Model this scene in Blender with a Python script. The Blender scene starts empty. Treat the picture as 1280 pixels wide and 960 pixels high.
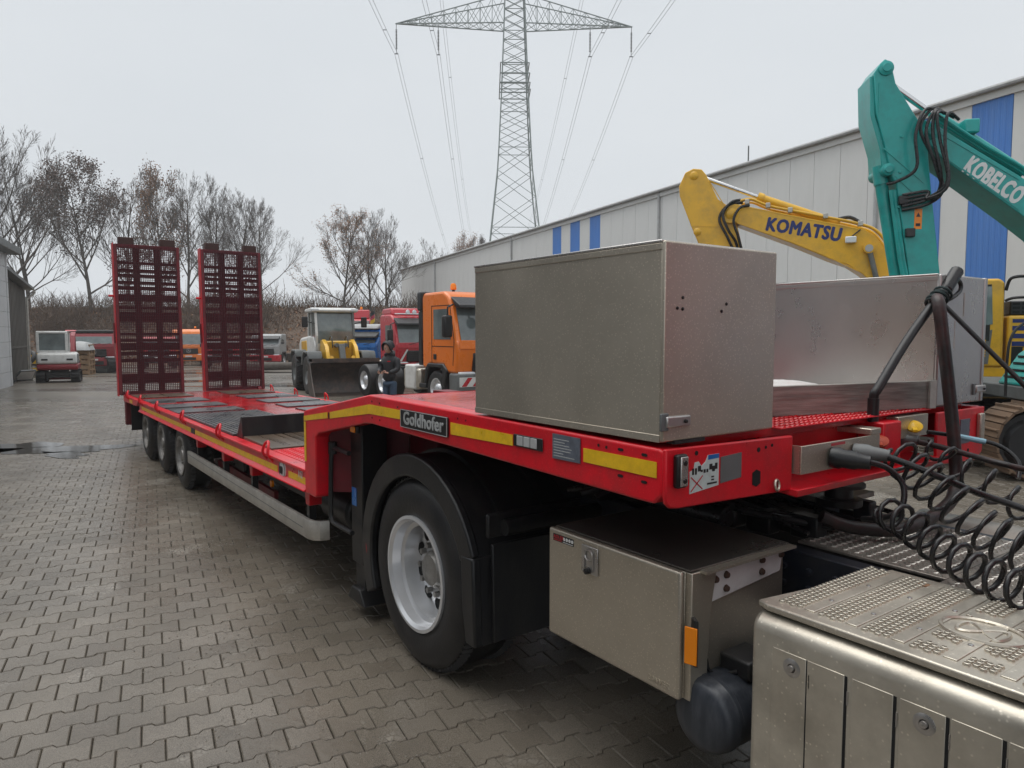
import bpy, bmesh, math, random
from math import sin, cos, pi, radians as R, atan2, hypot, sqrt
from mathutils import Vector as V, Matrix, Quaternion
random.seed(7)
SC = bpy.context.scene
COL = SC.collection
# ------------------------------------------------------------------ camera
CAM_H = 1.87
TH = math.atan(640/890); PITCH = math.atan(63/890)
FH = V((-cos(TH), sin(TH), 0)); RT = V((sin(TH), cos(TH), 0)); UP = V((0, 0, 1))
FW = FH*cos(PITCH) - UP*sin(PITCH); CU = UP*cos(PITCH) + FH*sin(PITCH)
cd = bpy.data.cameras.new('camera'); cam = bpy.data.objects.new('camera', cd); COL.objects.link(cam)
cd.sensor_width = 36; cd.lens = 890/1280*36; cd.clip_start = .05; cd.clip_end = 6000
cam.matrix_world = Matrix(((RT.x, CU.x, -FW.x, 0), (RT.y, CU.y, -FW.y, 0), (RT.z, CU.z, -FW.z, CAM_H), (0, 0, 0, 1)))
SC.camera = cam
# ------------------------------------------------------------------ overcast sky, weak wide sun
SUN_EL, SUN_AZ = R(76), R(235)
w = bpy.data.worlds.new('World'); SC.world = w; w.use_nodes = True
nt = w.node_tree; nt.nodes.clear()
sky = nt.nodes.new('ShaderNodeTexSky'); sky.sky_type = 'NISHITA'; sky.sun_disc = False
sky.sun_elevation = SUN_EL; sky.sun_rotation = SUN_AZ; sky.dust_density = 6; sky.air_density = 1; sky.ozone_density = 1
bgs = nt.nodes.new('ShaderNodeBackground'); bgs.inputs[1].default_value = .05
nt.links.new(sky.outputs[0], bgs.inputs[0])
tc = nt.nodes.new('ShaderNodeTexCoord'); mp = nt.nodes.new('ShaderNodeMapping'); mp.inputs['Scale'].default_value = (1, 1, 2.6)
nz = nt.nodes.new('ShaderNodeTexNoise'); nz.inputs['Scale'].default_value = 1.6; nz.inputs['Detail'].default_value = 4; nz.inputs['Roughness'].default_value = .45
rp = nt.nodes.new('ShaderNodeValToRGB')
rp.color_ramp.elements[0].position = .25; rp.color_ramp.elements[0].color = (.50, .532, .562, 1)
rp.color_ramp.elements[1].position = .78; rp.color_ramp.elements[1].color = (.565, .588, .61, 1)
bgc = nt.nodes.new('ShaderNodeBackground'); bgc.inputs[1].default_value = 1.0
nt.links.new(tc.outputs['Generated'], mp.inputs[0]); nt.links.new(mp.outputs[0], nz.inputs[0]); nt.links.new(nz.outputs[0], rp.inputs[0]); nt.links.new(rp.outputs[0], bgc.inputs[0])
mx = nt.nodes.new('ShaderNodeMixShader'); mx.inputs[0].default_value = .95   # a closed cloud deck over the clear sky
wo = nt.nodes.new('ShaderNodeOutputWorld')
nt.links.new(bgs.outputs[0], mx.inputs[1]); nt.links.new(bgc.outputs[0], mx.inputs[2]); nt.links.new(mx.outputs[0], wo.inputs[0])
sl = bpy.data.lights.new('sun', 'SUN'); sl.energy = 1.5; sl.angle = R(60); sl.color = (1, .98, .95)
so = bpy.data.objects.new('sun', sl); COL.objects.link(so)
so.rotation_euler = (R(90)-SUN_EL, 0, R(180)-SUN_AZ); so.location = (0, 0, 40)
SC.view_settings.view_transform = 'Standard'; SC.view_settings.look = 'None'; SC.view_settings.gamma = 1; SC.view_settings.exposure = 0.5
SC.cycles.max_bounces = 6; SC.cycles.diffuse_bounces = 2; SC.cycles.glossy_bounces = 3; SC.cycles.transmission_bounces = 4; SC.cycles.transparent_max_bounces = 6
SC.cycles.use_denoising = True; SC.cycles.sample_clamp_indirect = 4
SC.cycles.caustics_reflective = False; SC.cycles.caustics_refractive = False

# ------------------------------------------------------------------ mesh helpers
class M:
    def __init__(s): s.v = []; s.f = []
    def add(s, vs, fs):
        n = len(s.v); s.v += [tuple(p) for p in vs]; s.f += [tuple(i+n for i in f) for f in fs]; return s
    def box(s, x0, x1, y0, y1, z0, z1):
        return s.add([(x0,y0,z0),(x1,y0,z0),(x1,y1,z0),(x0,y1,z0),(x0,y0,z1),(x1,y0,z1),(x1,y1,z1),(x0,y1,z1)],
                     [(3,2,1,0),(4,5,6,7),(0,1,5,4),(1,2,6,5),(2,3,7,6),(3,0,4,7)])
    def prism(s, poly, ax, a0, a1):
        n = len(poly)
        def P(p, a):
            return {'y': (p[0], a, p[1]), 'x': (a, p[0], p[1]), 'z': (p[0], p[1], a)}[ax]
        vs = [P(p, a0) for p in poly]+[P(p, a1) for p in poly]
        area = sum(poly[i][0]*poly[(i+1) % n][1]-poly[(i+1) % n][0]*poly[i][1] for i in range(n))
        flip = (area > 0) == (ax != 'y')
        fs = [tuple(range(n)), tuple(range(2*n-1, n-1, -1))]+[(i, i+n, (i+1) % n+n, (i+1) % n) for i in range(n)]
        if flip: fs = [tuple(reversed(f)) for f in fs]
        if a1 < a0: fs = [tuple(reversed(f)) for f in fs]
        return s.add(vs, fs)
    def tube(s, path, r, n=8, cap=True):
        m = len(path); pts = [V(p) for p in path]; rs = r if isinstance(r, (list, tuple)) else [r]*m
        vs = []; fs = []; u = None
        for i, p in enumerate(pts):
            t = (pts[min(i+1, m-1)]-pts[max(i-1, 0)])
            if t.length < 1e-9: t = V((0, 0, 1))
            t.normalize()
            if u is None: u = t.orthogonal().normalized()
            else:
                u = u-t*u.dot(t)
                u = u.normalized() if u.length > 1e-6 else t.orthogonal().normalized()
            b = t.cross(u)
            for k in range(n):
                a = 2*pi*k/n; vs.append(p+(u*cos(a)+b*sin(a))*rs[i])
        for i in range(m-1):
            for k in range(n):
                k2 = (k+1) % n; fs.append((i*n+k, i*n+k2, (i+1)*n+k2, (i+1)*n+k))
        if cap: fs += [tuple(range(n-1, -1, -1)), tuple(range((m-1)*n, m*n))]
        return s.add(vs, fs)
    def cyl(s, p0, p1, r, n=16, r2=None): return s.tube([p0, p1], [r, r if r2 is None else r2], n)
    def lathe(s, prof, o, ax, n=24, closed=False):
        # prof: (radius, along axis); closed joins the profile into a ring
        o = V(o); ax = V(ax).normalized(); u = ax.orthogonal().normalized(); b = ax.cross(u); m = len(prof); vs = []; fs = []
        for (r, a) in prof:
            for k in range(n):
                t = 2*pi*k/n; vs.append(o+ax*a+(u*cos(t)+b*sin(t))*r)
        for i in range(m if closed else m-1):
            j = (i+1) % m
            for k in range(n):
                k2 = (k+1) % n; fs.append((i*n+k, i*n+k2, j*n+k2, j*n+k))
        return s.add(vs, fs)
    def ball(s, c, r, n=10, sz=1.0):
        c = V(c); m = n//2
        return s.lathe([(max(1e-4, r*sin(pi*i/m)), -r*sz*cos(pi*i/m)) for i in range(m+1)], c, (0, 0, 1), n)
    def torus(s, c, ax, Rr, r, n=20, k=8):
        return s.lathe([(Rr+r*cos(2*pi*i/k), r*sin(2*pi*i/k)) for i in range(k)], c, ax, n, closed=True)
    def bar(s, p0, p1, wx, wz):
        p0 = V(p0); p1 = V(p1); d = (p1-p0).normalized(); u = d.cross(V((0, 0, 1)))
        u = u.normalized() if u.length > 1e-4 else V((1, 0, 0)); q = u.cross(d)
        a = u*wx/2; b = q*wz/2
        vs = [p0-a-b, p0+a-b, p0+a+b, p0-a+b, p1-a-b, p1+a-b, p1+a+b, p1-a+b]
        return s.add(vs, [(3,2,1,0),(4,5,6,7),(0,1,5,4),(1,2,6,5),(2,3,7,6),(3,0,4,7)])
    def xf(s, m):
        s.v = [tuple(m @ V(p)) for p in s.v]; return s
    def mesh(s, name, mat=None, smooth=35):
        me = bpy.data.meshes.new(name); me.from_pydata(s.v, [], s.f)
        if mat: me.materials.append(mat)
        me.validate(); 
        if smooth:
            me.polygons.foreach_set('use_smooth', [True]*len(me.polygons)); me.set_sharp_from_angle(angle=R(smooth))
        return me
    def obj(s, name, mat, parent=None, bevel=0, seg=2, smooth=35, recalc=True, **tags):
        me = s.mesh(name, mat, smooth)
        if recalc:
            bm = bmesh.new(); bm.from_mesh(me); bmesh.ops.recalc_face_normals(bm, faces=bm.faces); bm.to_mesh(me); bm.free()
        return link(name, me, parent, bevel, seg, **tags)
def link(name, me, parent=None, bevel=0, seg=2, **tags):
    o = bpy.data.objects.new(name, me); COL.objects.link(o)
    if parent is not None:
        o.parent = parent
        if parent.get('_w'): o.matrix_parent_inverse = Matrix.Translation(-V(parent['_w']))
    if bevel:
        b = o.modifiers.new('bevel', 'BEVEL'); b.width = bevel; b.segments = seg; b.limit_method = 'ANGLE'; b.angle_limit = R(40)
    for k, val in tags.items(): o[k] = val
    return o
def root(name, label, cat, loc=(0, 0, 0), rz=0, group=None, world=False):
    # an Empty at the thing's base; world=True: the parts are given in scene coordinates
    o = bpy.data.objects.new(name, None); COL.objects.link(o); o.location = loc; o.rotation_euler = (0, 0, rz); o.empty_display_size = .2
    o['label'] = label; o['category'] = cat
    if group: o['group'] = group
    if world: o['_w'] = list(loc)
    return o
def copytree(o, parent=None):
    c = o.copy(); COL.objects.link(c)
    if parent is not None: c.parent = parent
    for ch in o.children: copytree(ch, c)
    return c
def text(name, s, size, mat, parent, mtx, ext=.002, bold=0, align='LEFT', sx=1.0, **tags):
    c = bpy.data.curves.new(name, 'FONT'); c.body = s; c.size = size; c.extrude = ext; c.align_x = align; c.resolution_u = 3; c.space_character = 1+2.2*bold/size
    t = bpy.data.objects.new(name, c); me = bpy.data.meshes.new_from_object(t); bpy.data.objects.remove(t)
    if bold:      # heavier strokes: the glyphs repeated round their outline
        bm = bmesh.new()
        for k in range(9):
            a = 2*pi*k/8; m2 = me.copy(); m2.transform(Matrix.Translation((0, 0, -.0002*k) if k == 8 else (cos(a)*bold*1.3, sin(a)*bold, -.00012*k))); bm.from_mesh(m2); bpy.data.meshes.remove(m2)
        bm.to_mesh(me); bm.free()
    me.transform(mtx @ Matrix.Diagonal((sx, 1, 1, 1))); me.materials.clear(); me.materials.append(mat)
    return link(name, me, parent, **tags)
def basis(o, ex, ey):
    ex = V(ex).normalized(); ey = V(ey).normalized(); ez = ex.cross(ey)
    return Matrix(((ex.x, ey.x, ez.x, o[0]), (ex.y, ey.y, ez.y, o[1]), (ex.z, ey.z, ez.z, o[2]), (0, 0, 0, 1)))
def gz(x, y):      # the yard falls away very gently
    D = x*FH.x+y*FH.y; return -0.018*min(max(D-14, 0), 45)
def helix(p0, p1, r, turns, n=14, r1=None, sag=0, phase=0, squash=1.0):
    p0 = V(p0); p1 = V(p1); d = (p1-p0).normalized(); u = d.cross(V((0, 0, 1))).normalized(); b = u.cross(d); out = []
    N = int(turns*n)
    for i in range(N+1):
        t = i/N; a = 2*pi*turns*t+phase; rr = r+((r1 if r1 is not None else r)-r)*t
        out.append(p0.lerp(p1, t)+V((0, 0, -sag*4*t*(1-t)))+(u*cos(a)+b*sin(a)*squash)*rr)
    return out
def smoothpath(pts, k=6):
    pts = [V(p) for p in pts]; out = []
    for i in range(len(pts)-1):
        p0 = pts[max(i-1, 0)]; p1 = pts[i]; p2 = pts[i+1]; p3 = pts[min(i+2, len(pts)-1)]
        for j in range(k):
            t = j/k; out.append(.5*((2*p1)+(p2-p0)*t+(2*p0-5*p1+4*p2-p3)*t*t+(3*p1-p0-3*p2+p3)*t**3))
    return out+[pts[-1]]

def lozenge(mb, x, y, z, L_, w_, h_, a):
    c, s = cos(a), sin(a)
    def P(u, v, k): return (x+u*c-v*s, y+u*s+v*c, z+k)
    mb.add([P(-L_, 0, 0), P(0, -w_, 0), P(L_, 0, 0), P(0, w_, 0), P(-L_*.55, 0, h_), P(L_*.55, 0, h_)], [(0, 1, 5, 4), (1, 2, 5), (2, 3, 4, 5), (3, 0, 4)])
# ------------------------------------------------------------------ materials
def mat(name, col, rough=.5, metal=0, var=.12, vs=3., bump=0, bs=80, dirt=None, da=.4, ds=2.5, coat=0, rv=.08, drops=0, dspread=.26, stretch=None, spec=.5, alpha=1, trans=0, emit=0):
    m = bpy.data.materials.new(name); m.use_nodes = True; nt = m.node_tree; N = nt.nodes; L = nt.links; b = N['Principled BSDF']
    tc = N.new('ShaderNodeTexCoord'); src = tc.outputs['Object']
    if stretch:
        mp = N.new('ShaderNodeMapping'); mp.inputs['Scale'].default_value = stretch; L.new(src, mp.inputs[0]); src2 = mp.outputs[0]
    else: src2 = src
    n1 = N.new('ShaderNodeTexNoise'); n1.inputs['Scale'].default_value = vs; n1.inputs['Detail'].default_value = 6; n1.inputs['Roughness'].default_value = .65; L.new(src2, n1.inputs[0])
    r1 = N.new('ShaderNodeMapRange'); r1.inputs[1].default_value = .3; r1.inputs[2].default_value = .7; r1.inputs[3].default_value = 1-var; r1.inputs[4].default_value = 1+var; L.new(n1.outputs[0], r1.inputs[0])
    mu = N.new('ShaderNodeVectorMath'); mu.operation = 'SCALE'; mu.inputs[0].default_value = col[:3]; L.new(r1.outputs[0], mu.inputs['Scale'])
    cout = mu.outputs[0]
    if dirt:
        n2 = N.new('ShaderNodeTexNoise'); n2.inputs['Scale'].default_value = ds; n2.inputs['Detail'].default_value = 8; n2.inputs['Roughness'].default_value = .7; L.new(src2, n2.inputs[0])
        r2 = N.new('ShaderNodeMapRange'); r2.inputs[1].default_value = .45; r2.inputs[2].default_value = .72; r2.inputs[3].default_value = 0; r2.inputs[4].default_value = da; L.new(n2.outputs[0], r2.inputs[0])
        mi = N.new('ShaderNodeMix'); mi.data_type = 'RGBA'; L.new(r2.outputs[0], mi.inputs[0]); L.new(cout, mi.inputs[6]); mi.inputs[7].default_value = (*dirt[:3], 1); cout = mi.outputs[2]
    rr = N.new('ShaderNodeMapRange'); rr.inputs[1].default_value = .3; rr.inputs[2].default_value = .7; rr.inputs[3].default_value = max(.02, rough-rv); rr.inputs[4].default_value = min(1, rough+rv); L.new(n1.outputs[0], rr.inputs[0])
    hout = None
    if bump:
        n3 = N.new('ShaderNodeTexNoise'); n3.inputs['Scale'].default_value = bs; n3.inputs['Detail'].default_value = 4; L.new(src2, n3.inputs[0]); hout = n3.outputs[0]
    if drops:
        vo = N.new('ShaderNodeTexVoronoi'); vo.inputs['Scale'].default_value = drops; L.new(src, vo.inputs[0])
        dr = N.new('ShaderNodeMapRange'); dr.inputs[1].default_value = .0; dr.inputs[2].default_value = dspread; dr.inputs[3].default_value = 1; dr.inputs[4].default_value = 0; L.new(vo.outputs[0], dr.inputs[0])
        # only some cells carry a drop
        sp = N.new('ShaderNodeSeparateColor'); L.new(vo.outputs['Color'], sp.inputs[0]); gt = N.new('ShaderNodeMath'); gt.operation = 'GREATER_THAN'; gt.inputs[1].default_value = .35 if dspread > .3 else .55; L.new(sp.outputs[0], gt.inputs[0])
        dm = N.new('ShaderNodeMath'); dm.operation = 'MULTIPLY'; L.new(dr.outputs[0], dm.inputs[0]); L.new(gt.outputs[0], dm.inputs[1])
        if hout is not None:
            ad = N.new('ShaderNodeMath'); ad.operation = 'ADD'; L.new(hout, ad.inputs[0]); L.new(dm.outputs[0], ad.inputs[1]); hout = ad.outputs[0]
        else: hout = dm.outputs[0]
        mi2 = N.new('ShaderNodeMix'); mi2.data_type = 'RGBA'; L.new(dm.outputs[0], mi2.inputs[0]); L.new(cout, mi2.inputs[6]); mi2.inputs[7].default_value = (min(1, col[0]*1.45+.03), min(1, col[1]*1.45+.03), min(1, col[2]*1.45+.03), 1); cout = mi2.outputs[2]
    if hout is not None:
        bp = N.new('ShaderNodeBump'); bp.inputs['Strength'].default_value = bump or .25; bp.inputs['Distance'].default_value = .01; L.new(hout, bp.inputs['Height']); L.new(bp.outputs[0], b.inputs['Normal'])
    L.new(cout, b.inputs['Base Color']); L.new(rr.outputs[0], b.inputs['Roughness'])
    b.inputs['Metallic'].default_value = metal; b.inputs['Coat Weight'].default_value = coat; b.inputs['Coat Roughness'].default_value = .12
    b.inputs['Specular IOR Level'].default_value = spec; b.inputs['Alpha'].default_value = alpha; b.inputs['Transmission Weight'].default_value = trans
    if emit: b.inputs['Emission Color'].default_value = (*col[:3], 1); b.inputs['Emission Strength'].default_value = emit
    return m
GR = (.10, .085, .07)
m_red = mat('red_paint', (.70, .006, .018), .34, coat=.2, spec=.4, var=.10, vs=2.2, dirt=(.22, .03, .028), da=.55, ds=4.5, drops=150)
m_red2 = mat('worn_red_paint', (.16, .010, .018), .5, var=.25, vs=6, dirt=(.09, .03, .025), da=.7, ds=5)
m_deckred = mat('wet_red_deck_paint', (.50, .010, .016), .16, var=.2, vs=3, dirt=(.10, .028, .022), da=.75, ds=2.2, rv=.12, bump=.15, bs=25)
m_yel = mat('yellow_reflective_tape', (.82, .50, .015), .35, var=.12, vs=25, bump=.1, bs=400, dirt=(.5, .26, .02), da=.45, ds=12)
m_steel = mat('brushed_stainless_steel', (.54, .485, .40), .34, metal=.72, var=.06, vs=1.6, bump=.03, bs=300, dirt=(.38, .34, .275), da=.5, ds=2.4, drops=105, rv=.06, dspread=.34)
m_steel2 = mat('scratched_steel', (.52, .50, .48), .30, metal=.85, var=.08, vs=3, stretch=(2, 2, 1.2), bump=.04, bs=60, dirt=(.36, .34, .32), da=.4, ds=3)
m_galv = mat('galvanised_steel', (.50, .48, .44), .42, metal=.6, var=.18, vs=10, dirt=(.25, .23, .2), da=.4, ds=8)
m_alum = mat('tank_aluminium', (.60, .555, .47), .38, metal=.7, var=.14, vs=5, dirt=(.24, .21, .17), da=.45, ds=3, drops=60, bump=.04, bs=90)
m_chrome = mat('polished_rod', (.7, .7, .7), .15, metal=1, var=.05)
m_rim = mat('silver_rim', (.74, .75, .77), .24, metal=.55, var=.02, vs=4, dirt=(.5, .5, .5), da=.05, ds=3, rv=.03)
m_rimd = mat('dusty_rim', (.30, .29, .275), .45, metal=.5, var=.25, vs=10, dirt=(.06, .05, .045), da=.85, ds=7)
m_tyre = mat('tyre_rubber', (.013, .013, .014), .48, var=.3, vs=6, dirt=(.040, .035, .03), da=.5, ds=6, bump=.15, bs=60)
m_plast = mat('black_plastic', (.013, .0135, .015), .36, var=.3, vs=5, stretch=(1.5, 1.5, .5), dirt=(.05, .047, .042), da=.5, ds=4, bump=.12, bs=140)
m_black = mat('black_paint', (.011, .011, .012), .4, var=.3, vs=5, dirt=(.03, .026, .022), da=.5, ds=4)
m_gap = mat('dark_hole', (.006, .006, .006), .9)
m_frame = mat('chassis_paint', (.016, .020, .030), .42, var=.25, vs=6, dirt=(.07, .062, .055), da=.55, ds=5)
m_mat = mat('rubber_deck_mat', (.075, .08, .088), .34, var=.3, vs=6, dirt=(.15, .12, .095), da=.6, ds=3, rv=.15, bump=.2, bs=40)
m_wood = mat('weathered_timber', (.235, .225, .20), .6, var=.5, vs=9, stretch=(1, .12, 3), bump=.25, bs=30, dirt=(.07, .06, .05), da=.6, ds=5)
m_deckwood = mat('dark_deck_timber', (.10, .068, .045), .34, var=.35, vs=5, stretch=(.15, 2, 1), bump=.3, bs=30, dirt=(.03, .025, .02), da=.6, ds=4, rv=.14)
m_white = mat('white_paint', (.72, .72, .70), .4, var=.06, dirt=(.35, .33, .29), da=.4, ds=5)
m_lightgrey = mat('light_grey_paint', (.42, .43, .43), .45, var=.1, dirt=(.2, .19, .17), da=.4, ds=5)
m_grey = mat('grey_paint', (.14, .15, .15), .48, var=.15, dirt=(.07, .065, .055), da=.5, ds=4)
m_orange = mat('orange_paint', (.88, .20, .012), .3, coat=.6, var=.06, dirt=(.4, .12, .03), da=.3, ds=3)
m_cred = mat('cab_red_paint', (.52, .015, .03), .3, coat=.6, var=.08, dirt=(.2, .03, .03), da=.3, ds=3)
m_dred = mat('dull_red_paint', (.30, .02, .03), .4, coat=.3, var=.1, dirt=(.12, .03, .03), da=.4, ds=3)
m_blue = mat('cab_blue_paint', (.012, .15, .48), .3, coat=.6, var=.08, dirt=(.03, .08, .18), da=.3)
m_sgreen = mat('green_paint', (.10, .24, .16), .35, coat=.4, var=.08)
m_kom = mat('excavator_yellow', (.78, .44, .022), .36, coat=.25, var=.1, vs=2, dirt=(.36, .21, .05), da=.5, ds=3)
m_kob = mat('excavator_teal', (.010, .36, .33), .36, coat=.25, var=.12, vs=2, dirt=(.02, .15, .14), da=.5, ds=3.5)
m_navy = mat('navy_print', (.016, .03, .15), .45, var=.05)
m_glass = mat('cab_glass', (.15, .18, .18), .05, var=.35, vs=1.3, spec=1.0)  # pale grey-green base colour stands in for reflected sky and light through the cab
m_lens = mat('lamp_lens', (.75, .78, .8), .12, var=.05, spec=.8)
m_amber = mat('amber_lens', (.9, .26, .01), .2, var=.08)
m_redlens = mat('red_lens', (.6, .01, .02), .2)
m_print = mat('white_print', (.74, .75, .74), .45, var=.05, dirt=(.4, .38, .36), da=.3)
m_sticker = mat('pale_sticker', (.58, .68, .66), .4, var=.06, dirt=(.35, .36, .33), da=.4, ds=40)
m_plate = mat('grey_data_plate', (.16, .18, .22), .4, metal=.4, var=.2, vs=40)
m_rubber = mat('hose_rubber', (.018, .018, .019), .3, var=.25, vs=20, rv=.1)
m_oldhose = mat('old_hose_rubber', (.018, .016, .016), .42, var=.35, vs=14, dirt=(.12, .035, .03), da=.45, ds=8, bump=.2, bs=40)
m_skin = mat('skin', (.55, .30, .22), .5, var=.06)
m_jacket = mat('dark_jacket', (.018, .019, .023), .6, var=.2, vs=12, bump=.3, bs=30)
m_jeans = mat('blue_jeans', (.045, .075, .125), .7, var=.2, vs=12, bump=.2, bs=60)
m_galvd = mat('dirty_checker_steel', (.32, .29, .255), .42, metal=.6, var=.25, vs=9, dirt=(.09, .075, .06), da=.6, ds=7)
m_bark = mat('bark', (.10, .088, .075), .8, var=.3, vs=4)
m_brush = mat('dead_brush', (.115, .078, .054), .85, var=.3, vs=1)
m_twig = mat('twigs', (.115, .098, .085), .8, var=.25, vs=2)
m_leaf = mat('dead_leaves', (.22, .115, .058), .7, var=.4, vs=1.5)
m_leaf2 = mat('dark_dead_leaves', (.10, .062, .048), .7, var=.4, vs=1.5)
m_pylon = mat('weathered_galvanised_lattice', (.23, .26, .25), .6, metal=.2, var=.1)
m_wire = mat('conductor', (.26, .265, .27), .5, metal=.4)
# ================================================================== setting: yard
def ground_mat():
    m = bpy.data.materials.new('wet_concrete_yard'); m.use_nodes = True; nt = m.node_tree; N = nt.nodes; L = nt.links; b = N['Principled BSDF']
    tc = N.new('ShaderNodeTexCoord'); mp = N.new('ShaderNodeMapping'); mp.inputs['Rotation'].default_value = (0, 0, -PAV_A); L.new(tc.outputs['Object'], mp.inputs[0])
    br = N.new('ShaderNodeTexBrick'); br.inputs['Scale'].default_value = 1; br.inputs['Brick Width'].default_value = .2; br.inputs['Row Height'].default_value = .165; br.inputs['Mortar Size'].default_value = .012
    br.inputs['Color1'].default_value = (.134, .115, .092, 1); br.inputs['Color2'].default_value = (.168, .147, .119, 1); br.inputs['Mortar'].default_value = (.055, .048, .038, 1)
    L.new(mp.outputs[0], br.inputs[0])
    n = N.new('ShaderNodeTexNoise'); n.inputs['Scale'].default_value = .22; n.inputs['Detail'].default_value = 6; L.new(tc.outputs['Object'], n.inputs[0])
    mr = N.new('ShaderNodeMapRange'); mr.inputs[1].default_value = .35; mr.inputs[2].default_value = .65; mr.inputs[3].default_value = .8; mr.inputs[4].default_value = 1.25; L.new(n.outputs[0], mr.inputs[0])
    sc = N.new('ShaderNodeVectorMath'); sc.operation = 'SCALE'; L.new(br.outputs[0], sc.inputs[0]); L.new(mr.outputs[0], sc.inputs['Scale']); L.new(sc.outputs[0], b.inputs['Base Color'])
    rr = N.new('ShaderNodeMapRange'); rr.inputs[1].default_value = .35; rr.inputs[2].default_value = .65; rr.inputs[3].default_value = .16; rr.inputs[4].default_value = .42; L.new(n.outputs[0], rr.inputs[0]); L.new(rr.outputs[0], b.inputs['Roughness'])
    bp = N.new('ShaderNodeBump'); bp.inputs['Strength'].default_value = .4; bp.inputs['Distance'].default_value = .01; L.new(br.outputs['Fac'], bp.inputs['Height']); bp.invert = True; L.new(bp.outputs[0], b.inputs['Normal'])
    return m
def paver_mat():
    m = bpy.data.materials.new('wet_concrete_paver'); m.use_nodes = True; nt = m.node_tree; N = nt.nodes; L = nt.links; b = N['Principled BSDF']
    geo = N.new('ShaderNodeNewGeometry'); oi = N.new('ShaderNodeObjectInfo')
    ad = N.new('ShaderNodeMath'); ad.operation = 'ADD'; L.new(geo.outputs['Random Per Island'], ad.inputs[0]); L.new(oi.outputs['Random'], ad.inputs[1])
    fr = N.new('ShaderNodeMath'); fr.operation = 'FRACT'; L.new(ad.outputs[0], fr.inputs[0])
    rp = N.new('ShaderNodeValToRGB'); e = rp.color_ramp.elements; e[0].color = (.134, .114, .090, 1); e[1].color = (.178, .155, .126, 1); e.new(.5).color = (.155, .134, .107, 1); L.new(fr.outputs[0], rp.inputs[0])
    # position in the yard, so wet and worn patches run over the joints
    n = N.new('ShaderNodeTexNoise'); n.inputs['Scale'].default_value = .9; n.inputs['Detail'].default_value = 8; n.inputs['Roughness'].default_value = .62; L.new(geo.outputs['Position'], n.inputs[0])
    mr = N.new('ShaderNodeMapRange'); mr.inputs[1].default_value = .35; mr.inputs[2].default_value = .68; mr.inputs[3].default_value = .78; mr.inputs[4].default_value = 1.22; L.new(n.outputs[0], mr.inputs[0])
    sc = N.new('ShaderNodeVectorMath'); sc.operation = 'SCALE'; L.new(rp.outputs[0], sc.inputs[0]); L.new(mr.outputs[0], sc.inputs['Scale'])
    g = N.new('ShaderNodeTexNoise'); g.inputs['Scale'].default_value = 240; g.inputs['Detail'].default_value = 3; L.new(geo.outputs['Position'], g.inputs[0])
    gm = N.new('ShaderNodeMapRange'); gm.inputs[1].default_value = .35; gm.inputs[2].default_value = .65; gm.inputs[3].default_value = .68; gm.inputs[4].default_value = 1.38; L.new(g.outputs[0], gm.inputs[0])
    s2 = N.new('ShaderNodeVectorMath'); s2.operation = 'SCALE'; L.new(sc.outputs[0], s2.inputs[0]); L.new(gm.outputs[0], s2.inputs['Scale']); 
    # crumbled, cracked stones in patches
    pn = N.new('ShaderNodeTexNoise'); pn.inputs['Scale'].default_value = 1.05; pn.inputs['Detail'].default_value = 9; pn.inputs['Roughness'].default_value = .68; L.new(geo.outputs['Position'], pn.inputs[0])
    pm = N.new('ShaderNodeMapRange'); pm.inputs[1].default_value = .585; pm.inputs[2].default_value = .66; L.new(pn.outputs[0], pm.inputs[0])
    cv = N.new('ShaderNodeTexVoronoi'); cv.feature = 'DISTANCE_TO_EDGE'; cv.inputs['Scale'].default_value = 26; L.new(geo.outputs['Position'], cv.inputs[0])
    cm = N.new('ShaderNodeMapRange'); cm.inputs[1].default_value = .0; cm.inputs[2].default_value = .12; L.new(cv.outputs[0], cm.inputs[0])
    ck = N.new('ShaderNodeMix'); ck.data_type = 'RGBA'; L.new(cm.outputs[0], ck.inputs[0]); ck.inputs[6].default_value = (.09, .078, .062, 1); ck.inputs[7].default_value = (.29, .262, .222, 1)
    cx = N.new('ShaderNodeMix'); cx.data_type = 'RGBA'; L.new(pm.outputs[0], cx.inputs[0]); L.new(s2.outputs[0], cx.inputs[6]); L.new(ck.outputs[2], cx.inputs[7]); L.new(cx.outputs[2], b.inputs['Base Color'])
    n2 = N.new('ShaderNodeTexNoise'); n2.inputs['Scale'].default_value = 1.7; n2.inputs['Detail'].default_value = 7; L.new(geo.outputs['Position'], n2.inputs[0])
    rr = N.new('ShaderNodeMapRange'); rr.inputs[1].default_value = .3; rr.inputs[2].default_value = .7; rr.inputs[3].default_value = .12; rr.inputs[4].default_value = .36; L.new(n2.outputs[0], rr.inputs[0]); L.new(rr.outputs[0], b.inputs['Roughness'])
    n3 = N.new('ShaderNodeTexNoise'); n3.inputs['Scale'].default_value = 24; n3.inputs['Detail'].default_value = 5; L.new(geo.outputs['Position'], n3.inputs[0])
    ah = N.new('ShaderNodeMath'); ah.operation = 'MULTIPLY_ADD'; ah.inputs[1].default_value = .3; L.new(g.outputs[0], ah.inputs[0]); L.new(n3.outputs[0], ah.inputs[2])
    bp = N.new('ShaderNodeBump'); bp.inputs['Strength'].default_value = .45; bp.inputs['Distance'].default_value = .006; L.new(ah.outputs[0], bp.inputs['Height']); L.new(bp.outputs[0], b.inputs['Normal'])
    return m
PAV_A = R(81.1)                                   # courses run along this direction
E2 = V((cos(PAV_A), sin(PAV_A), 0)); E1 = V((-sin(PAV_A), cos(PAV_A), 0))
m_ground = ground_mat(); m_paver = paver_mat()
m_sand = mat('joint_sand', (.045, .041, .035), .8, var=.3, vs=20, bump=.4, bs=60)
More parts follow.
